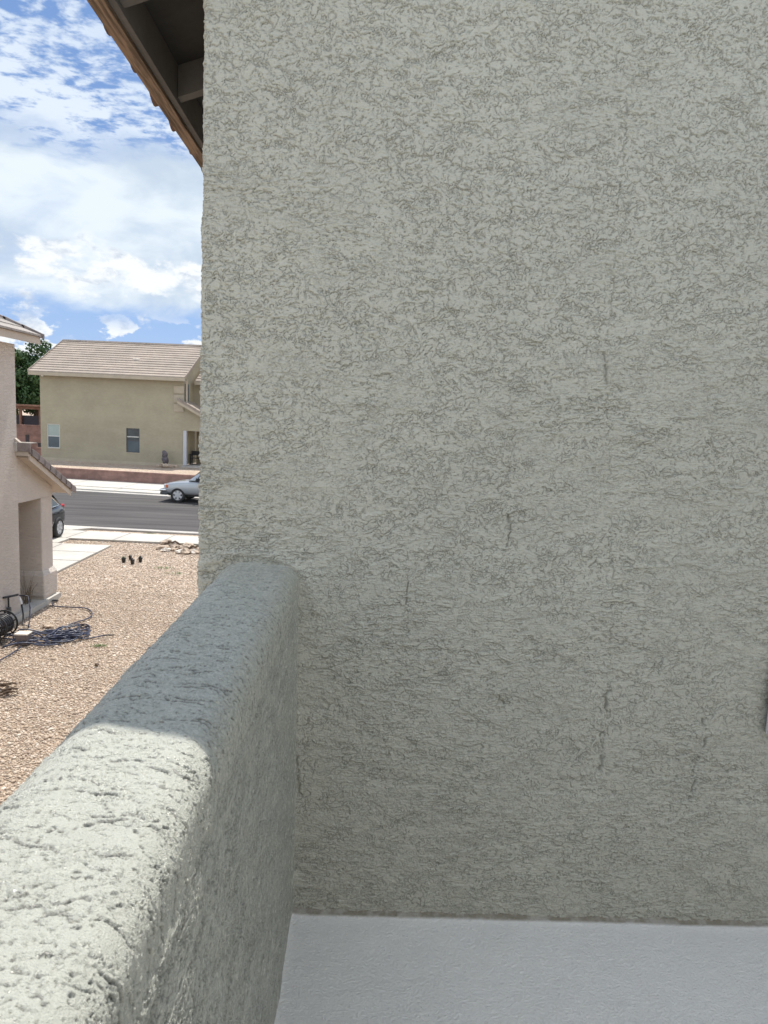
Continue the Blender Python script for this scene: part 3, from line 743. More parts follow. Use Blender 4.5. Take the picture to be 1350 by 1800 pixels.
    MB().box((xe - .02, -12, ze - .02), (xe + .02, yb, ze + .12)).build('fascia', M['neightrim'], h)
    rf(-4.5, xe - .021, -.02, .135, yb - .029, yb).build('rake_fascia', M['neightrim'], h)
    MB().box((.005, -12, ze + .03), (xe - .021, yb - .03, ze + .05)).build('soffit', M['neightrim'], h)
    for k in range(12):
        x1 = xe + .07 - k * .37; x0 = x1 - .40
        MB().prism([(x1, ze + .15 + sl * (xe - x1)), (x0, ze + .145 + sl * (xe - x0) - .0), (x0, ze + .17 + sl * (xe - x0)), (x1, ze + .19 + sl * (xe - x1))], -12, yb - .05, 'Y').build('tile_course', M['greytiletop'], h)
        MB().prism([(x1 + .02, ze + .12 + sl * (xe - x1)), (x0, ze + .12 + sl * (xe - x0)), (x0, ze + .235 + sl * (xe - x0)), (x1 + .02, ze + .215 + sl * (xe - x1))], yb - .049, yb + .03, 'Y').build('rake_tile', M['greytile'], h)
    return h
neighbour()

# ------------------------------------------------------------------ far house
def far_house():
    ang = -.083
    h = empty('tan_house', (-21.35, 47.05, .78), ang, label='two-storey olive tan house with pinkish tile roof across the street', cat='house')
    W = 9.45; D = 8.0; H = 5.42
    # front wall with window openings, butted pieces
    wins = [(.42, .97 + .30, .70, 2.26, 'a'), (5.70, 6.58, .66, 2.22, 'b')]
    w = MB(); x = 0
    for (a, b_, z0, z1, _) in wins:
        w.box((x, 0, 0), (a, .2, H)); w.box((a, 0, 0), (b_, .2, z0)); w.box((a, 0, z1), (b_, .2, H)); x = b_
    w.box((x, 0, 0), (W, .2, H)); w.box((0, .2, 0), (.2, D, H)); w.box((W - .2, .2, 0), (W, D, H)); w.box((.2, D - .2, 0), (W - .2, D, H))
    w.build('wall', M['tanstucco'], h)
    MB().box((-.02, -.03, -.3), (W, -.002, .07)).build('base_screed', M['tantrim'], h)
    for (a, b_, z0, z1, t) in wins:
        f = MB(); e = .05
        f.box((a, .03, z0), (a + e, .09, z1)); f.box((b_ - e, .03, z0), (b_, .09, z1)); f.box((a + e, .03, z0), (b_ - e, .09, z0 + e)); f.box((a + e, .03, z1 - e), (b_ - e, .09, z1))
        mid = (z0 + z1) / 2
        f.box((a + e, .025, mid - .03), (b_ - e, .085, mid + .03))
        fr = f.build('window', M['whitegrey'] if t == 'a' else M['greybumper'], h)
        if t == 'b': MB().box((a + e, .02, mid + .2), (b_ - e, .03, mid + .26)).build('blind_rail', M['whitegrey'], fr)
        MB().box((a + e, .06, mid + .031), (b_ - e, .075, z1 - e)).build('upper_pane', M['glassgreen'] if t == 'a' else M['glassdark'], fr)
        MB().box((a + e, .045, z0 + e), (b_ - e, .055, mid - .031)).build('lower_pane', M['screen'], fr)
        MB().box((a - .03, -.03, z0 - .06), (b_ + .03, .029, z0 - .002)).build('sill', M['tantrim'], fr)
    # roof: front slope with real stepped courses
    r = MB(); n = 14; yE, zE = -.55, H + .08; yR, zR = 3.95, H + 2.44
    xa, xb = -.45, W + .28
    for k in range(n):
        t0, t1 = k / n, (k + 1) / n + .012
        ya, yb = yE + (yR - yE) * t0, yE + (yR - yE) * t1; za, zb = zE + (zR - zE) * t0, zE + (zR - zE) * t1
        r.prism([(ya, za + .11), (yb, zb + .045), (yb, zb + .0), (ya, za + .0)], xa, xb, 'X')
    r.build('roof', M['fartile'], h)
    MB().prism([(yR, zR + .0), (2 * yR - yE, zE), (2 * yR - yE, zE + .08), (yR, zR + .09)], xa, xb, 'X').build('back_roof', M['fartile'], h)
    rg = MB()
    for k in range(24):
        a = xa + (xb - xa) * k / 24; rg.prism([(yR - .16, zR + .03), (yR + .16, zR + .03), (yR + .09, zR + .15), (yR - .09, zR + .15)], a, a + (xb - xa) / 24 * .97, 'X')
    rg.build('ridge_cap', M['fartile'], h)
    for xx in (xa - .035, xb + .001):
        MB().prism([(yE - .02, zE + .0), (yR, zR + .0), (yR, zR + .17), (yE - .02, zE + .15)], xx, xx + .034, 'X').build('rake_tile', M['fartile'], h)
    MB().box((xa, yE - .03, zE - .17), (xb, yE + .0, zE + .04)).build('fascia', M['tantrim'], h)
    MB().box((xa + .01, yE + .001, zE - .16), (xb - .01, -.003, zE - .12)).build('soffit', M['tantrim'], h)
    # gable ends
    for xx in (0.0, W - .2):
        MB().prism([(.0, H + .001), (D, H + .001), (yR, zR - .02)], xx, xx + .2, 'X').build('gable', M['tanstucco'], h)
    v = MB(); v.box((5.5, 1.45, H + 1.08), (5.95, 1.85, H + 1.34), .03); v.build('roof_vent', M['palestone'], h)
    MB().box((.28, -.35, H - .16), (.40, -.25, H - .03), .02).build('eave_lamp', M['white'], h)
    # quoins
    for k in range(3):
        z = 5.06 - k * .58 - .5
        MB().box((W - .62, -.06, z), (W + .05, -.002, z + .50), .02).build('quoin', M['tantrim'], h)
    # lower wing to the right: storey wall with deep entry, sloping porch roof
    w2 = MB(); xs = W + .0
    w2.prism([(W + .002, 2.22), (W + 4, 2.22), (W + 4, 1.9 + .4), (W + 1.9, 2.95), (W + .002, 3.92)], 0.0, .2, 'Y')
    w2.box((W + .15, 2.2, -.05), (W + 4, 2.4, 2.9)); w2.box((W + 3.0, 0, -.05), (W + 4, .2, 2.218))
    w2.build('entry_wall', M['tanstucco'], h)
    MB().box((W + .002, .21, 2.23), (W + 4, 2.19, 2.3)).build('entry_ceiling', M['tantrim'], h)
    MB().box((W + .02, -.04, 0), (W + .22, .16, 2.215)).build('white_post', M['palepost'], h)
    MB().box((W, -.3, -.3), (W + 4, 2.19, -.02)).build('entry_slab', M['curb'], h)
    # porch roof sloping down to the right
    s2 = -.53
    def pz(x): return 3.98 + s2 * (x - W)
    pr_ = MB(); pr_.prism([(W - .25, pz(W - .25)), (W + 3.3, pz(W + 3.3)), (W + 3.3, pz(W + 3.3) + .12), (W - .25, pz(W - .25) + .12)], -.45, 2.2, 'Y'); pr_.build('entry_roof', M['fartile'], h)
    MB().prism([(W - .25, pz(W - .25) - .16), (W + 3.3, pz(W + 3.3) - .16), (W + 3.3, pz(W + 3.3) - .002), (W - .25, pz(W - .25) - .002)], -.44, -.39, 'Y').build('entry_rake_board', M['tantrim'], h)
    for k in range(9):
        a = W - .27 + k * .40
        MB().prism([(a, pz(a) + .122), (a + .38, pz(a + .38) + .13), (a + .38, pz(a + .38) + .19), (a, pz(a) + .185)], -.47, -.2, 'Y').build('entry_rake_tile', M['fartile'], h)
    # upper storey set back, with its own tiled roof
    u = MB(); u.box((W + .001, 1.9, 2.8), (W + 5, 2.1, 5.3)); u.build('upper_wall', M['tanstucco'], h)
    MB().box((W + .0, .25, 4.0), (W + .02, 1.0, 5.2)).build('side_window', M['screen'], h)
    MB().tube([(W + .22, -.02, 5.45), (W + .22, .0, 3.95)], .06, 8).build('downpipe', M['tantrim'], h)
    r2 = MB()
    for k in range(10):
        ya, yb = 1.25 + k * .33, 1.25 + (k + 1) * .34; za, zb = 5.38 + k * .185, 5.38 + (k + 1) * .19
        r2.prism([(ya, za + .10), (yb, zb + .04), (yb, zb), (ya, za + .02)], W + .32, W + 5.2, 'X')
    r2.build('upper_roof', M['fartile'], h)
    MB().box((W + .32, 1.2, 5.2), (W + 5.2, 1.24, 5.42)).build('upper_fascia', M['tantrim'], h)
    MB().box((W + 1.45, -.30, 2.62), (W + 1.6, -.18, 2.74), .02).build('porch_lamp', M['white'], h)
    return h
fh = far_house()

# raised front yard across the street
MB().prism([(-60, 40.25 + .155 * 46), (-12.1, 40.25 + .155 * -1.9 + .9), (-5, 39.9), (40, 33), (40, 46.0), (-5, 46.2), (-60, 50.5)], -.02, .66, 'Z').build('raised_yard', M['gravel'], kind='structure')
def far_yard():
    V = [(-60, 48.2, .66), (-17, 41.55, .66), (-5, 39.9, .66), (30, 34.5, .66), (30, 44.2, .76), (-11.9, 47.2, .76), (-21, 48.4, .76), (-60, 52, .76)]
    MB().face(V).build('far_yard', M['gravel'], kind='structure')
rw = MB()
k = -.14
def ry(x): return 40.75 + k * (x + 14)
rw.prism([(-60, ry(-60)), (20, ry(20)), (20, ry(20) + .2), (-60, ry(-60) + .2)], 0, .66, 'Z')
rwo = empty('retaining_wall', (0, 0, 0), label='low red-brown block retaining wall along the far pavement', cat='retaining wall')
rw.build('block_courses', M['redblock'], rwo)
cp = MB(); cp.prism([(-60, ry(-60) - .02), (20, ry(20) - .02), (20, ry(20) + .22), (-60, ry(-60) + .22)], .661, .72, 'Z'); cp.build('coping', M['redblock'], rwo)

# bench in the far entry
bn = empty('bench', (-11.1, 47.3, .76), -.083, label='dark slatted bench inside the entry of the tan house', cat='bench')
MB().box((-.6, -.2, .42), (.6, .2, .46)).build('seat', M['dark'], bn)
MB().box((-.6, .2, .62), (.6, .24, .90)).build('backrest', M['dark'], bn)
for sx in (-1, 1):
    MB().box((sx * .57 - .04, -.2, 0), (sx * .57 + .04, -.14, .66)).build('leg', M['dark'], bn)
    MB().box((sx * .57 - .04, .16, 0), (sx * .57 + .04, .199, .9)).build('leg', M['dark'], bn)
    MB().box((sx * .57 - .05, -.2, .661), (sx * .57 + .05, .19, .70)).build('armrest', M['dark'], bn)

# garden figure: an upright lumpy dark stone ornament
def statue():
    s = empty('garden_statue', (-12.94, 45.75, .76), 0, label='dark weathered upright stone ornament standing before the tan house wall', cat='garden ornament')
    m = MB(); prof = [(.17, 0), (.19, .06), (.15, .16), (.19, .28), (.21, .40), (.18, .50), (.12, .56), (.15, .64), (.17, .74), (.14, .86), (.07, .94), (.01, .96)]
    m.lathe(prof, (0, 0, 0), 18)
    rnd = random.Random(3)
    for v in m.bm.verts:
        a = math.atan2(v.co.y, v.co.x); k = 1 + .16 * math.sin(3 * a + v.co.z * 9) + rnd.uniform(-.07, .07)
        v.co.x *= k; v.co.y *= k; v.co.x += .05 * math.sin(v.co.z * 4.0) - .04 * v.co.z
    b = m.build('figure', M['statue'], s, smooth=True)
    m = MB(); m.rock((.06, -.18, .30), (.12, .08, .16), rnd); m.rock((-.05, -.14, .62), (.10, .07, .10), rnd); m.build('front_relief', M['statue'], s, smooth=True)
statue()
rnd = random.Random(8)
bl = ['largest tan boulder at the foot of the dark garden ornament', 'tan boulder just right of the largest one below the garden ornament', 'tan boulder nearest the street below the garden ornament',
      'small boulder leftmost of those below the garden ornament', 'small boulder farthest right of those below the garden ornament']
for i, (dx, dy, r_) in enumerate(((.15, -.6, .2), (.5, -.65, .17), (.32, -.85, .15), (-.2, -.7, .12), (.75, -.45, .12))):
    m = MB(); m.rock((0, 0, r_ * .4), (r_ * 1.3, r_, r_ * .6), rnd)
    o = m.build('boulder', M['stone'], smooth=False, label=bl[i], cat='rock', group='boulders by the garden ornament')
    o.location = (-12.94 + dx, 45.75 + dy, .74)

# ------------------------------------------------------------------ vehicles
def wheel(parent, loc, r, wdt, spokes=5, side=-1):
    """axle along local Y; side -1 shows the face towards -Y"""
    w = empty('wheel', loc); w.parent = parent
    t = MB(); t.lathe([(r * .66, -wdt / 2), (r * .93, -wdt / 2), (r, -wdt * .36), (r, wdt * .36), (r * .93, wdt / 2), (r * .66, wdt / 2)], (0, 0, 0), 36, 'Y', True); t.build('tyre', M['rubber'], w, smooth=True)
    t = MB(); t.lathe([(r * .66, side * wdt * .47), (r * .63, side * wdt * .47), (r * .60, side * wdt * .25), (r * .62, side * wdt * .2)], (0, 0, 0), 32, 'Y', True)
    for k in range(spokes):
        a = 2 * math.pi * k / spokes
        Mx = Matrix.Rotation(a, 4, 'Y')
        t.box((-.05 * r / .33, side * wdt * .30, .03), (.05 * r / .33, side * wdt * .46, r * .64), .006, 1, Mx)
    t.lathe([(r * .18, side * wdt * .28), (r * .17, side * wdt * .49), (r * .05, side * wdt * .5)], (0, 0, 0), 20, 'Y')
    t.build('rim', M['alloy'], w)
    MB().lathe([(r * .60, side * wdt * .12), (r * .60, side * wdt * .16)], (0, 0, 0), 24, 'Y').build('hub_back', M['dark'], w)

def loft(sections, ny, name, m, parent, sub=2):
    """sections: list of (x, [(y, z), ...]) with the same count; closed body symmetric in y"""
    b = MB(); rings = []
    for x, half in sections:
        pts = [(x, y, z) for y, z in half] + [(x, -y, z) for y, z in half[::-1]]
        rings.append([b.bm.verts.new(p) for p in pts])
    n = len(rings[0])
    for i in range(len(rings) - 1):
        for k in range(n): b.bm.faces.new([rings[i][k], rings[i][(k + 1) % n], rings[i + 1][(k + 1) % n], rings[i + 1][k]])
    b.bm.faces.new(rings[0][::-1]); b.bm.faces.new(rings[-1])
    o = b.build(name, m, parent, smooth=True)
    if sub: o.modifiers.new('sub', 'SUBSURF').levels = sub; o.modifiers[-1].render_levels = sub
    return o

def cut_arches(body, centres, r, hw):
    """wheel arches cut as real recesses with boolean cylinders baked into the mesh"""
    for (x, z) in centres:
        m = MB(); m.lathe([(r, -hw * 1.3), (r, hw * 1.3)], (x, 0, z), 40, 'Y')
        bmesh.ops.recalc_face_normals(m.bm, faces=m.bm.faces)
        me = bpy.data.meshes.new('cutter'); m.bm.to_mesh(me); m.bm.free()
        c = bpy.data.objects.new('cutter', me); COL.objects.link(c)
        mod = body.modifiers.new('arch', 'BOOLEAN'); mod.operation = 'DIFFERENCE'; mod.object = c; mod.solver = 'EXACT'
        bpy.context.view_layer.update()
        dg = bpy.context.evaluated_depsgraph_get()
        new = bpy.data.meshes.new_from_object(body.evaluated_get(dg))
        mats = body.data.materials[0]
        body.modifiers.clear(); body.data = new
        bpy.data.objects.remove(c)
        if not new.materials: new.materials.append(mats)

def sec(x, w, z0, zb, zt, wt=None, zm=None):
    """lower-body half section: bottom, sill, bulge, shoulder, top"""
    wt = wt if wt is not None else w * .93
    return (x, [(w * .80, z0), (w * .97, z0 + .06), (w, (z0 + zb) / 2), (w * .985, zb), (wt, zt - .02), (wt * .6, zt)])

def truck():
    t = empty('pickup_truck', (-9.62, 34.55, .0), -.10, label='silver pickup truck parked at the far kerb, mostly hidden by the house wall', cat='pickup truck')
    # local +x runs to the truck's tail; nose at x = 0
    body = loft([sec(.02, .60, .42, .66, .80, .5), sec(.10, .76, .36, .72, .86), sec(.35, .84, .36, .80, .93), sec(.75, .87, .36, .84, 1.00), sec(1.25, .875, .34, .86, 1.05),
                 sec(1.6, .88, .34, .88, 1.06), sec(2.3, .885, .34, .90, 1.05), sec(3.1, .885, .34, .90, 1.05), sec(3.4, .885, .34, .90, 1.05), sec(4.9, .88, .42, .92, 1.06), sec(5.05, .84, .44, .9, 1.04)],
                0, 'body', M['silver'], t, 2)
    body.name = 'body'
    cut_arches(body, [(.80, .36), (3.95, .36)], .43, 1.0)
    body.data.shade_smooth() if hasattr(body.data, 'shade_smooth') else None
    # cab
    def cs(x, wb, wt, zb, zt): return (x, [(wb, zb), (wb * .99, zb + .1), ((wb + wt) / 2, (zb + zt) / 2), (wt, zt - .06), (wt * .75, zt)])
    cab = loft([cs(1.22, .80, .74, 1.0, 1.06), cs(1.45, .82, .72, 1.0, 1.24), cs(1.85, .83, .68, 1.0, 1.55), cs(2.1, .84, .67, 1.0, 1.62), cs(2.7, .84, .67, 1.0, 1.64), cs(3.15, .84, .68, 1.0, 1.60), cs(3.3, .83, .70, 1.0, 1.3)], 0, 'cab', M['silver'], t, 2)
    for sy in (-1, 1):
        y0 = sy * .845; y1 = sy * .705
        g = MB(); g.face([(1.62, y0, 1.07), (2.42, y0, 1.07), (2.40, y1, 1.53), (2.02, y1, 1.53)]); g.build('side_glass', M['glassdark'], t)
        g = MB(); g.face([(2.50, y0, 1.07), (3.12, y0, 1.07), (3.05, y1, 1.53), (2.48, y1, 1.53)]); g.build('side_glass', M['glassdark'], t)
        MB().box((.06, sy * .55 - .16, .68), (.20, sy * .55 + .19, .83), .03, 2).build('headlight', M['paleslens'], t)
        MB().box((.20, sy * .80 - .03, .68), (.32, sy * .80 + .03, .82), .02, 2).build('marker_lamp', M['amber'], t)
        MB().box((1.72, sy * .88 - .02, 1.05), (1.84, sy * 1.02, 1.22), .03, 2).build('mirror', M['dark'], t)
        MB().box((2.30, sy * .888 - .01, .88), (2.46, sy * .888 + .012, .92), .006).build('door_handle', M['dark'], t)
    g = MB(); g.face([(1.35, -.66, 1.13), (1.35, .66, 1.13), (1.86, .58, 1.565), (1.86, -.58, 1.565)]); g.build('windscreen', M['glassdark'], t)
    MB().box((-.10, -.84, .50), (.22, .84, .62), .05, 3).build('bumper', M['chrome'], t)
    MB().box((-.07, -.85, .34), (.30, .85, .498), .05, 3).build('bumper_valance', M['greybumper'], t)
    MB().box((-.02, -.42, .64), (.05, .42, .82), .02, 2).build('grille', M['chrome'], t)
    MB().box((4.98, -.84, .46), (5.16, .84, .62), .04, 2).build('rear_bumper', M['chrome'], t)
    for x in (.80, 3.95):
        wheel(t, (x, -.76, .35), .35, .22, 6, -1); wheel(t, (x, .76, .35), .35, .22, 6, 1)
    MB().box((.3, -.7, .3), (4.8, .7, .40)).build('chassis', M['dark'], t)
truck()

def black_car():
    # local x from nose (0) to tail (4.6); tail points to the street (+Y)
    t = empty('black_car', (-11.02, 24.33 - 4.6, 0.03), R(90), label='black hatchback parked on the driveway beyond the porch column', cat='car')
    body = loft([sec(.0, .55, .35, .55, .70), sec(.15, .78, .25, .62, .78), sec(.7, .90, .24, .72, .92), sec(1.3, .92, .24, .82, .99), sec(2.4, .93, .24, .88, 1.00), sec(3.4, .93, .24, .90, 1.02), sec(4.1, .92, .26, .92, 1.08, .80), sec(4.42, .86, .32, .90, 1.08, .72), sec(4.56, .72, .38, .82, .98, .6), sec(4.6, .6, .42, .7, .86, .5)],
                0, 'body', M['blackpaint'], t, 2)
    cut_arches(body, [(.92, .35), (3.70, .35)], .40, 1.1)
    body.data.shade_smooth()
    def cs(x, wb, wt, zb, zt): return (x, [(wb, zb), (wb * .99, zb + .1), ((wb + wt) / 2, (zb + zt) / 2), (wt, zt - .07), (wt * .7, zt)])
    loft([cs(1.15, .82, .76, .93, 1.0), cs(1.6, .84, .72, .93, 1.28), cs(2.1, .85, .68, .93, 1.50), cs(2.7, .86, .66, .94, 1.56), cs(3.4, .86, .65, .95, 1.54), cs(3.9, .84, .64, .96, 1.42), cs(4.25, .80, .66, .96, 1.18), cs(4.38, .74, .66, .96, 1.04)], 0, 'cabin', M['blackpaint'], t, 2)
    for sy in (-1, 1):
        y0, y1 = sy * .868, sy * .70
        g = MB(); g.face([(1.75, y0, 1.03), (2.62, y0, 1.03), (2.60, y1, 1.44), (2.18, y1, 1.42)]); g.build('side_glass', M['glassdark'], t)
        g = MB(); g.face([(2.70, y0, 1.03), (3.85, y0 * .985, 1.06), (3.45, y1, 1.42), (2.68, y1, 1.44)]); g.build('side_glass', M['glassdark'], t)
        g = MB(); g.tube([(1.75, y0 * 1.008, 1.02), (3.87, y0 * .995, 1.05), (3.50, y1 * 1.02, 1.41)], .014, 6); g.build('window_trim', M['chrome'], t)
        MB().box((4.22, sy * .735 - .08, .90), (4.44, sy * .735 + .08, 1.02), .035, 3).build('tail_lamp', M['redlens'], t)
        MB().box((.08, sy * .62 - .16, .62), (.3, sy * .62 + .16, .74), .03, 2).build('headlight', M['paleslens'], t)
    g = MB(); g.face([(4.00, -.58, 1.40), (4.00, .58, 1.40), (4.40, .62, 1.08), (4.40, -.62, 1.08)]); g.build('rear_window', M['glassdark'], t)
    for x in (.92, 3.70):
        wheel(t, (x, -.84, .33), .335, .24, 7, -1); wheel(t, (x, .84, .33), .335, .24, 7, 1)
    MB().box((.3, -.75, .2), (4.3, .75, .3)).build('chassis', M['dark'], t)
black_car()

# ------------------------------------------------------------------ small things in the yard
g_pots = 'small black pots on the gravel'
pot_lab = ['small black pot holding a dark green seedling, leftmost of four on the gravel', 'smallest black pot, at the back of the four on the gravel', 'small black pot nearest the camera of the four on the gravel', 'small black pot standing apart at the right of the four']
for i, (x, y) in enumerate(((-6.88, 20.2), (-6.83, 20.62), (-6.57, 20.02), (-6.45, 20.35))):
    p = empty('plant_pot', (x, y, -.02), label=pot_lab[i], cat='plant pot', group=g_pots)
    k = (.72, .58, .70, .72)[i]
    m = MB(); m.lathe([(.062 * k, 0), (.085 * k, .15 * k), (.092 * k, .15 * k), (.092 * k, .175 * k), (.08 * k, .175 * k), (.075 * k, .14 * k)], (0, 0, 0), 16); m.build('container', M['pot'], p, smooth=False)
    f = MB(); rr = random.Random(i)
    for q in range(46):
        a = rr.uniform(0, 6.28); el = rr.uniform(.2, 1.5); d = Vector((math.cos(a) * math.cos(el), math.sin(a) * math.cos(el), math.sin(el))) * rr.uniform(.05, .095) * k + Vector((0, 0, .15 * k))
        s_ = Vector((rr.uniform(-1, 1), rr.uniform(-1, 1), rr.uniform(-1, 1))).normalized() * .02; c_ = s_.cross(d).normalized() * .011
        f.face([d - s_, d + c_, d + s_, d - c_])
    f.build('seedling', M['potgreen'] if i == 0 else M['pot'], p)

rnd = random.Random(21)
spots = []
for i in range(18):
    u = i / 17; x = -6.45 + 1.75 * u + rnd.uniform(-.12, .12); y = 22.75 - 1.0 * u + rnd.uniform(-.5, .45)
    if i % 4 == 0: y += .35
    spots.append((x, y, rnd.uniform(.09, .20)))
for i, (x, y, r_) in enumerate(spots):
    m = MB(); m.rock((0, 0, r_ * .28), (r_ * rnd.uniform(1.0, 1.7), r_ * rnd.uniform(.7, 1.0), r_ * rnd.uniform(.45, .8)), rnd, 2, .3)
    pale = i % 4 == 3
    o = m.build('rock', M['palestone'] if pale else M['stone'], label='pale rounded rock in the low heap by the pavement' if pale else 'tan brown rock in the low heap by the pavement', cat='rock',
                group='pale rocks of the heap' if pale else 'brown rocks of the heap')
    o.location = (x, y, -.02); o.rotation_euler = (0, 0, rnd.uniform(0, 3))
# two arched driftwood pieces over the heap
for (x, y, L_, hh, rz, lab) in ((-6.1, 22.55, .8, .17, -.35, 'weathered arched branch lying over the left of the rock heap'), (-5.25, 22.0, .7, .16, -.2, 'short dark branch lying over the right of the rock heap')):
    m = MB(); m.tube([(-L_ / 2 + L_ * i / 10, .06 * math.sin(i), hh * math.sin(math.pi * i / 10) + .03 * math.sin(i * 2.3)) for i in range(11)], .045, 8, r_end=.025)
    o = m.build('branch', M['twig'], label=lab, cat='branch'); o.location = (x, y, .03); o.rotation_euler = (0, 0, rz)

# weeds
weedspots = [(-4.84, 12.88, .16, 'green weed tuft in the gravel right of the coiled hose'), (-5.55, 19.6, .30, 'thin green weed strip in the gravel right of the pots'), (-5.05, 19.0, .26, 'thin green weed patch in the gravel near the house corner'),
             (-5.7, 23.15, .3, 'green weeds at the pavement edge behind the rock heap'), (-7.6, 24.95, .26, 'green weeds in the gravel strip along the near kerb')]
for i, (x, y, s_, lab) in enumerate(weedspots):
    m = MB(); rr = random.Random(30 + i)
    for q in range(90):
        px_, py_ = rr.gauss(0, s_ * .5), rr.gauss(0, s_ * .22); a = rr.uniform(0, 6.28); ln = rr.uniform(.03, .075)
        d = Vector((math.cos(a) * .5, math.sin(a) * .5, .6)) * ln; w_ = Vector((-math.sin(a), math.cos(a), 0)) * .006
        b0 = Vector((px_, py_, 0)); m.face([b0 - w_, b0 + w_, b0 + d + w_ * .3, b0 + d - w_ * .3])
    o = m.build('weed', M['weed'], label=lab, cat='weed'); o.location = (x, y, -.01)

# garden hose: loops piled on the gravel with a tail to the porch column
def hose():
    h = empty('garden_hose', (-5.85, 13.3, 0), label='long dark blue garden hose lying in a loose coil on the gravel', cat='hose')
    rr = random.Random(2); pts = []
    def add(x, y, z=.015): pts.append(Vector((x + 5.85, y - 13.3, z)))
    # tail at the column
    for p in ((-6.93, 15.75), (-6.75, 15.35), (-6.35, 15.3), (-6.0, 15.25), (-5.75, 14.9), (-5.68, 14.55), (-5.78, 14.3), (-5.88, 14.05), (-5.80, 13.9)): add(*p)
    for lp in range(11):
        far = lp % 3 == 1
        cx = -5.52 - rr.uniform(0, .18) - (.38 if far else 0); cy = 13.40 + rr.uniform(-.16, .14) - (.15 if far else 0)
        rx = rr.uniform(.12, .36) + (.30 if far else 0); ry_ = rr.uniform(.16, .46); ph = rr.uniform(0, 6.28); tw = rr.uniform(-.5, .5)
        for q in range(15):
            a = q / 16 * 6.283 + ph; kx = 1 + .22 * math.sin(3 * a + ph)
            add(cx + kx * rx * math.cos(a) + tw * ry_ * math.sin(a) * .5 + rr.gauss(0, .025), cy + ry_ * math.sin(a) + rr.gauss(0, .03), .018 + .010 * lp * rr.uniform(.2, 1.0))
    for p in ((-5.3, 13.2), (-5.05, 13.35), (-4.98, 13.45)): add(*p)
    m = MB(); fine = []
    for i in range(len(pts) - 1):
        p0, p1, p2, p3 = pts[max(0, i - 1)], pts[i], pts[i + 1], pts[min(len(pts) - 1, i + 2)]
        for k in range(5):
            t = k / 5; fine.append(.5 * ((2 * p1) + (-p0 + p2) * t + (2 * p0 - 5 * p1 + 4 * p2 - p3) * t * t + (-p0 + 3 * p1 - 3 * p2 + p3) * t ** 3))
    fine.append(pts[-1]); m.tube(fine, .0135, 7); m.build('hose_line', M['hose'], h, smooth=True)
    m = MB(); m.tube([pts[-1], pts[-1] + Vector((.09, .03, .0)), pts[-1] + Vector((.2, .04, 0))], .017, 8, r_end=.012); m.build('nozzle', M['dark'], h)
    m = MB(); m.box((-.02, -.04, -.01), (.1, .02, .035), .008, 1, Matrix.Translation(pts[0])); m.build('connector', M['dark'], h)
    h2 = empty('garden_hose', (-6.3, 12.9, 0), label='dark blue hose looping from the reel towards the coil in low arcs', cat='hose')
    m = MB()
    for lp in range(7):
        fine = []; x0, y0 = -6.42 + rr.uniform(-.05, .1), 12.7 + rr.uniform(-.25, .3); x1, y1 = -5.55 + rr.uniform(-.25, .2), 13.0 + rr.uniform(-.25, .45); amp = rr.uniform(-.3, .3); hz = rr.uniform(.02, .20) if lp < 3 else .03
        for k in range(22):
            t = k / 21; fine.append(Vector((x0 + (x1 - x0) * t + 6.3, y0 + (y1 - y0) * t + amp * math.sin(math.pi * t) - 12.9, .016 + hz * math.sin(math.pi * min(1, t * 1.6)) * (t < .62) + .004 * lp)))
        m.tube(fine, .0135, 7)
    # loop reaching forward out of the frame
    fine = [Vector((-6.15 + .14 * math.sin(t * 2.2) + 6.3 - .25 * t, 12.6 - 1.1 * t - 12.9, .016)) for t in [i / 16 for i in range(17)]]
    m.tube(fine, .0135, 7); m.build('hose_line', M['hose'], h2, smooth=True)
hose()

# hose reel against the neighbour's wall, cut by the frame's left edge
def reel():
    r = empty('hose_reel', (-6.72, 12.98, 0), label='hose reel wound with dark hose at the beige wall, cut by the left edge', cat='hose reel')
    for k, dy in enumerate((-.20, .20)):
        m = MB(); m.lathe([(.22, dy - .008), (.25, dy - .008), (.25, dy + .008), (.22, dy + .008)], (0, 0, .28), 28, 'Y', True)
        for q in range(5): m.box((-.012, dy - .006, 0), (.012, dy + .006, .235), 0, 1, Matrix.Translation((0, 0, .28)) @ Matrix.Rotation(q * 1.2566, 4, 'Y'))
        m.build('flange', M['dark'], r)
    for k in range(9):
        m = MB(); rr_ = .15 + .012 * (k % 3); m.tube([(rr_ * math.cos(a / 20 * 6.283), -.17 + .042 * k, .28 + rr_ * math.sin(a / 20 * 6.283)) for a in range(21)], .02, 7); m.build('hose_turn', M['blackhose'], r, smooth=True)
    m = MB()
    for sy in (-.24, .24): m.tube([(-.16, sy, 0), (0, sy, .28), (.16, sy, 0)], .013, 6)
    m.build('stand', M['dark'], r)
reel()
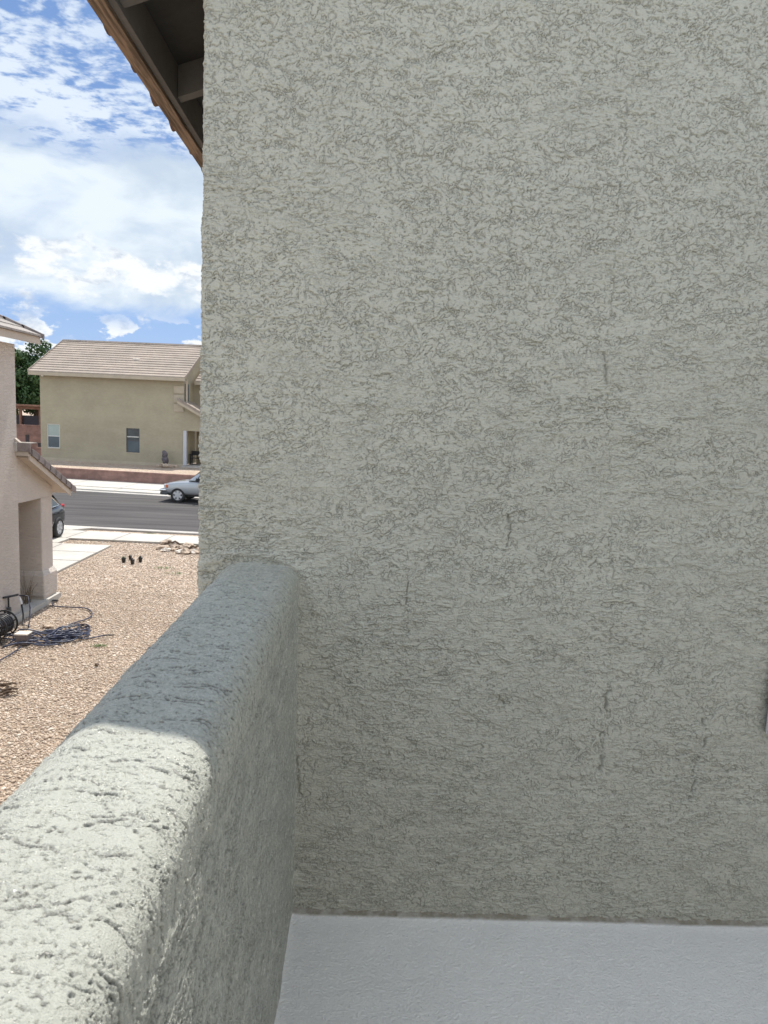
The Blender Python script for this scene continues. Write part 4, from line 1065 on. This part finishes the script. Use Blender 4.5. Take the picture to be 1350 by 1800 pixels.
# faucet pipe and hanging hoses on the corner of the wall
fa = empty('garden_tap', (-7.05, 13.95, 0), label='garden tap with black timer and pipe on the beige wall corner', cat='garden tap')
MB().tube([(.02, 0, .0), (.02, 0, .55)], .018, 8).build('riser', M['dark'], fa)
MB().tube([(-.02, -.12, .58), (.06, 0, .58), (.10, .22, .56)], .022, 8).build('valve_bar', M['dark'], fa)
MB().box((-.01, -.03, .20), (.06, .04, .36), .012, 2).build('timer', M['greybumper'], fa)
MB().tube([(.12, .24, .50), (.15, .26, .36)], .026, 8).build('hose_fitting', M['white'], fa)
m = MB(); m.tube([(.15, .26, .36), (.19, .24, .15), (.24, .12, -.02), (.42, -.22, -.05)], .016, 8); m.build('supply_hose', M['blackhose'], fa, smooth=True)
m = MB(); m.tube([(.12, .22, .55), (.26, .30, .52), (.34, .22, .30), (.40, .05, .05), (.45, -.10, .0)], .013, 8); m.build('second_hose', M['hose'], fa, smooth=True)
# block
bb = empty('valve_box', (-6.22, 12.87, 0), label='small brown-grey block with a pale top beside the hose loops', cat='block')
MB().box((-.13, -.09, -.02), (.10, .10, .17), .012, 2).build('body', M['brownblock'], bb)
MB().box((-.14, -.10, .171), (.11, .11, .20), .008, 2).build('lid', M['palestone'], bb)

# dry plant in the porch opening
dp = empty('dry_plant', (-7.28, 15.18, .1), label='dry spiky plant standing in the porch opening beside the column', cat='plant')
m = MB(); rr = random.Random(6)
for q in range(26):
    a = rr.uniform(-1.2, 1.2); L_ = rr.uniform(.3, .72); b0 = Vector((rr.uniform(-.08, .08), rr.uniform(-.1, .1), 0)); tip = b0 + Vector((math.sin(a) * L_ * .5, rr.uniform(-.15, .15), L_ * math.cos(a * .7)))
    m.tube([b0, (b0 + tip) / 2 + Vector((0, 0, .03)), tip], .006, 5, r_end=.002)
m.build('stalks', M['drygrass'], dp)

# dead palm debris at left edge
for i, (x, y, L_, rz, lab) in enumerate(((-5.5, 10.75, .24, .1, 'dry brown bark piece on the gravel at the left edge, farther one'), (-5.38, 10.5, .2, .3, 'dry brown bark piece on the gravel at the left edge, nearer one'))):
    m = MB(); rr = random.Random(50 + i)
    for q in range(7):
        a = rr.uniform(-.25, .25); o_ = Vector((rr.uniform(-.1, .1), rr.uniform(-.08, .08), .01 + .01 * q)); d = Vector((math.cos(a), math.sin(a), rr.uniform(0, .06))) * L_ * rr.uniform(.3, .55)
        m.tube([o_ - d, o_ + Vector((0, 0, .02)), o_ + d], .02, 5, r_end=.006)
    o = m.build('bark_piece', M['twig'], label=lab, cat='bark'); o.location = (x, y, 0); o.rotation_euler = (0, 0, rz)
m = MB(); m.rock((0, 0, .02), (.12, .07, .02), random.Random(1)); o = m.build('flat_stone', M['stone'], label='flat pinkish stone in the gravel before the porch slab', cat='stone'); o.location = (-6.25, 13.9, 0)
m = MB(); m.rock((0, 0, .02), (.04, .03, .03), random.Random(2)); o = m.build('dark_stone', M['twig'], label='small dark lump alone on the open gravel', cat='stone'); o.location = (-4.5, 11.85, 0)

# ------------------------------------------------------------------ beyond the far house, left
fw = empty('block_fence', (-27.0, 55.0, 0), label='red-brown block garden wall left of the tan house', cat='wall')
MB().box((-9, 0, .4), (5.6, .2, 2.55)).build('block_courses', M['redblock'], fw)
MB().box((-9, -.03, 2.552), (5.6, .23, 2.64)).build('coping', M['redblock'], fw)
MB().box((.9, -.05, .4), (1.15, -.003, 1.9)).build('pilaster', M['darkfence'], fw)
ra = empty('ramada', (-27.6, 57.4, .6), label='brown timber ramada with dark shade panels behind the block wall', cat='ramada')
for x in (-3.2, 0, 1.55, 4.6):
    MB().box((x - .09, -.09, 0), (x + .09, .09, 3.2)).build('post', M['redwood'], ra)
MB().box((-3.5, -.4, 3.42), (5.2, 1.8, 3.55)).build('roof', M['redwood'], ra)
MB().box((-3.4, -.12, 3.2), (5.1, .0, 3.40)).build('beam', M['redwood'], ra)
MB().box((-3.1, .10, 1.0), (4.5, .14, 2.7)).build('shade_panel', M['darkfence'], ra)
sw = empty('yard_wall', (-20.6, 49.0, .6), label='low brown block wall stub beside the tan house corner', cat='wall')
MB().box((-2.0, 0, 0), (-.9, .25, .75)).box((-.6, -1.0, 0), (-.2, .2, 1.0)).build('block_courses', M['redblock'], sw)
gt = MB(); gt.box((-22.9, 50.0, .6), (-21.9, 50.1, 1.6)); gt.build('dark_gate', M['darkfence'], label='dark gate panel between block walls left of the tan house', cat='gate')

def tree(name, loc, height, crown, m, seed, label, nleaf=9000, leaf=.16):
    t = empty(name, loc, label=label, cat='tree')
    rr = random.Random(seed); tr = MB(); cz = height - crown[2]
    tr.tube([(0, 0, -.2), (.1, .05, cz * .5), (.0, .1, cz)], .26, 10, r_end=.17)
    tr.build('trunk', M['bark'], t, smooth=True)
    lm = MB(); tips = []
    for k in range(9):
        a = k * .7 + rr.uniform(-.2, .2); e = rr.uniform(.3, 1.2)
        tip = Vector((math.cos(a) * math.cos(e) * crown[0] * .75, math.sin(a) * math.cos(e) * crown[1] * .75, cz + math.sin(e) * crown[2] * .9)); tips.append(tip)
        lm.tube([(0, .1, cz - .4), tip * .5 + Vector((0, 0, cz * .5)), tip], .10, 7, r_end=.03)
    lm.build('limbs', M['bark'], t, smooth=True)
    # leaf clumps spread over the crown volume
    rng = np.random.default_rng(seed); ncl = 42
    d = rng.normal(size=(ncl, 3)); d /= np.linalg.norm(d, axis=1)[:, None]; rad = rng.uniform(.25, 1.0, (ncl, 1)) ** .5
    cc = d * rad * np.array(crown) * .82 + np.array([0, 0, cz + crown[2] * .25]); cr = rng.uniform(.16, .34, ncl) * min(crown)
    idx = rng.integers(0, ncl, nleaf); dd = rng.normal(size=(nleaf, 3)); dd /= np.linalg.norm(dd, axis=1)[:, None]
    p = cc[idx] + dd * (cr[idx] * rng.uniform(.4, 1.12, nleaf) ** .6)[:, None] * np.array([1.15, 1.15, .8])
    n = dd + rng.normal(0, .5, (nleaf, 3)); n /= np.linalg.norm(n, axis=1)[:, None]
    a = np.cross(n, rng.normal(size=(nleaf, 3))); a /= np.linalg.norm(a, axis=1)[:, None]; b = np.cross(n, a)
    s = (leaf * rng.uniform(.5, 1.2, nleaf))[:, None]
    V = np.stack([p - a * s, p - b * s * .55, p + a * s, p + b * s * .55], 1)
    np_mesh('crown', V, np.arange(nleaf * 4).reshape(-1, 4), m, t, smooth=False)
tree('leafy_tree', (-28.6, 62.0, .3), 8.6, (3.4, 3.2, 4.0), M['leafdark'], 3, 'tall dark green tree rising behind the block wall left of the tan house', 16000, .17)
tree('leafy_tree', (-31.6, 60.6, .3), 7.0, (2.9, 2.6, 3.4), M['leafyellow'], 5, 'yellow-green bushy tree in front of the darker tree', 12000, .16)
tree('leafy_tree', (-25.9, 63.5, .3), 6.4, (2.4, 2.2, 3.0), M['leafdark'], 9, 'lower dark green tree half hidden by the tan house roof', 9000, .16)
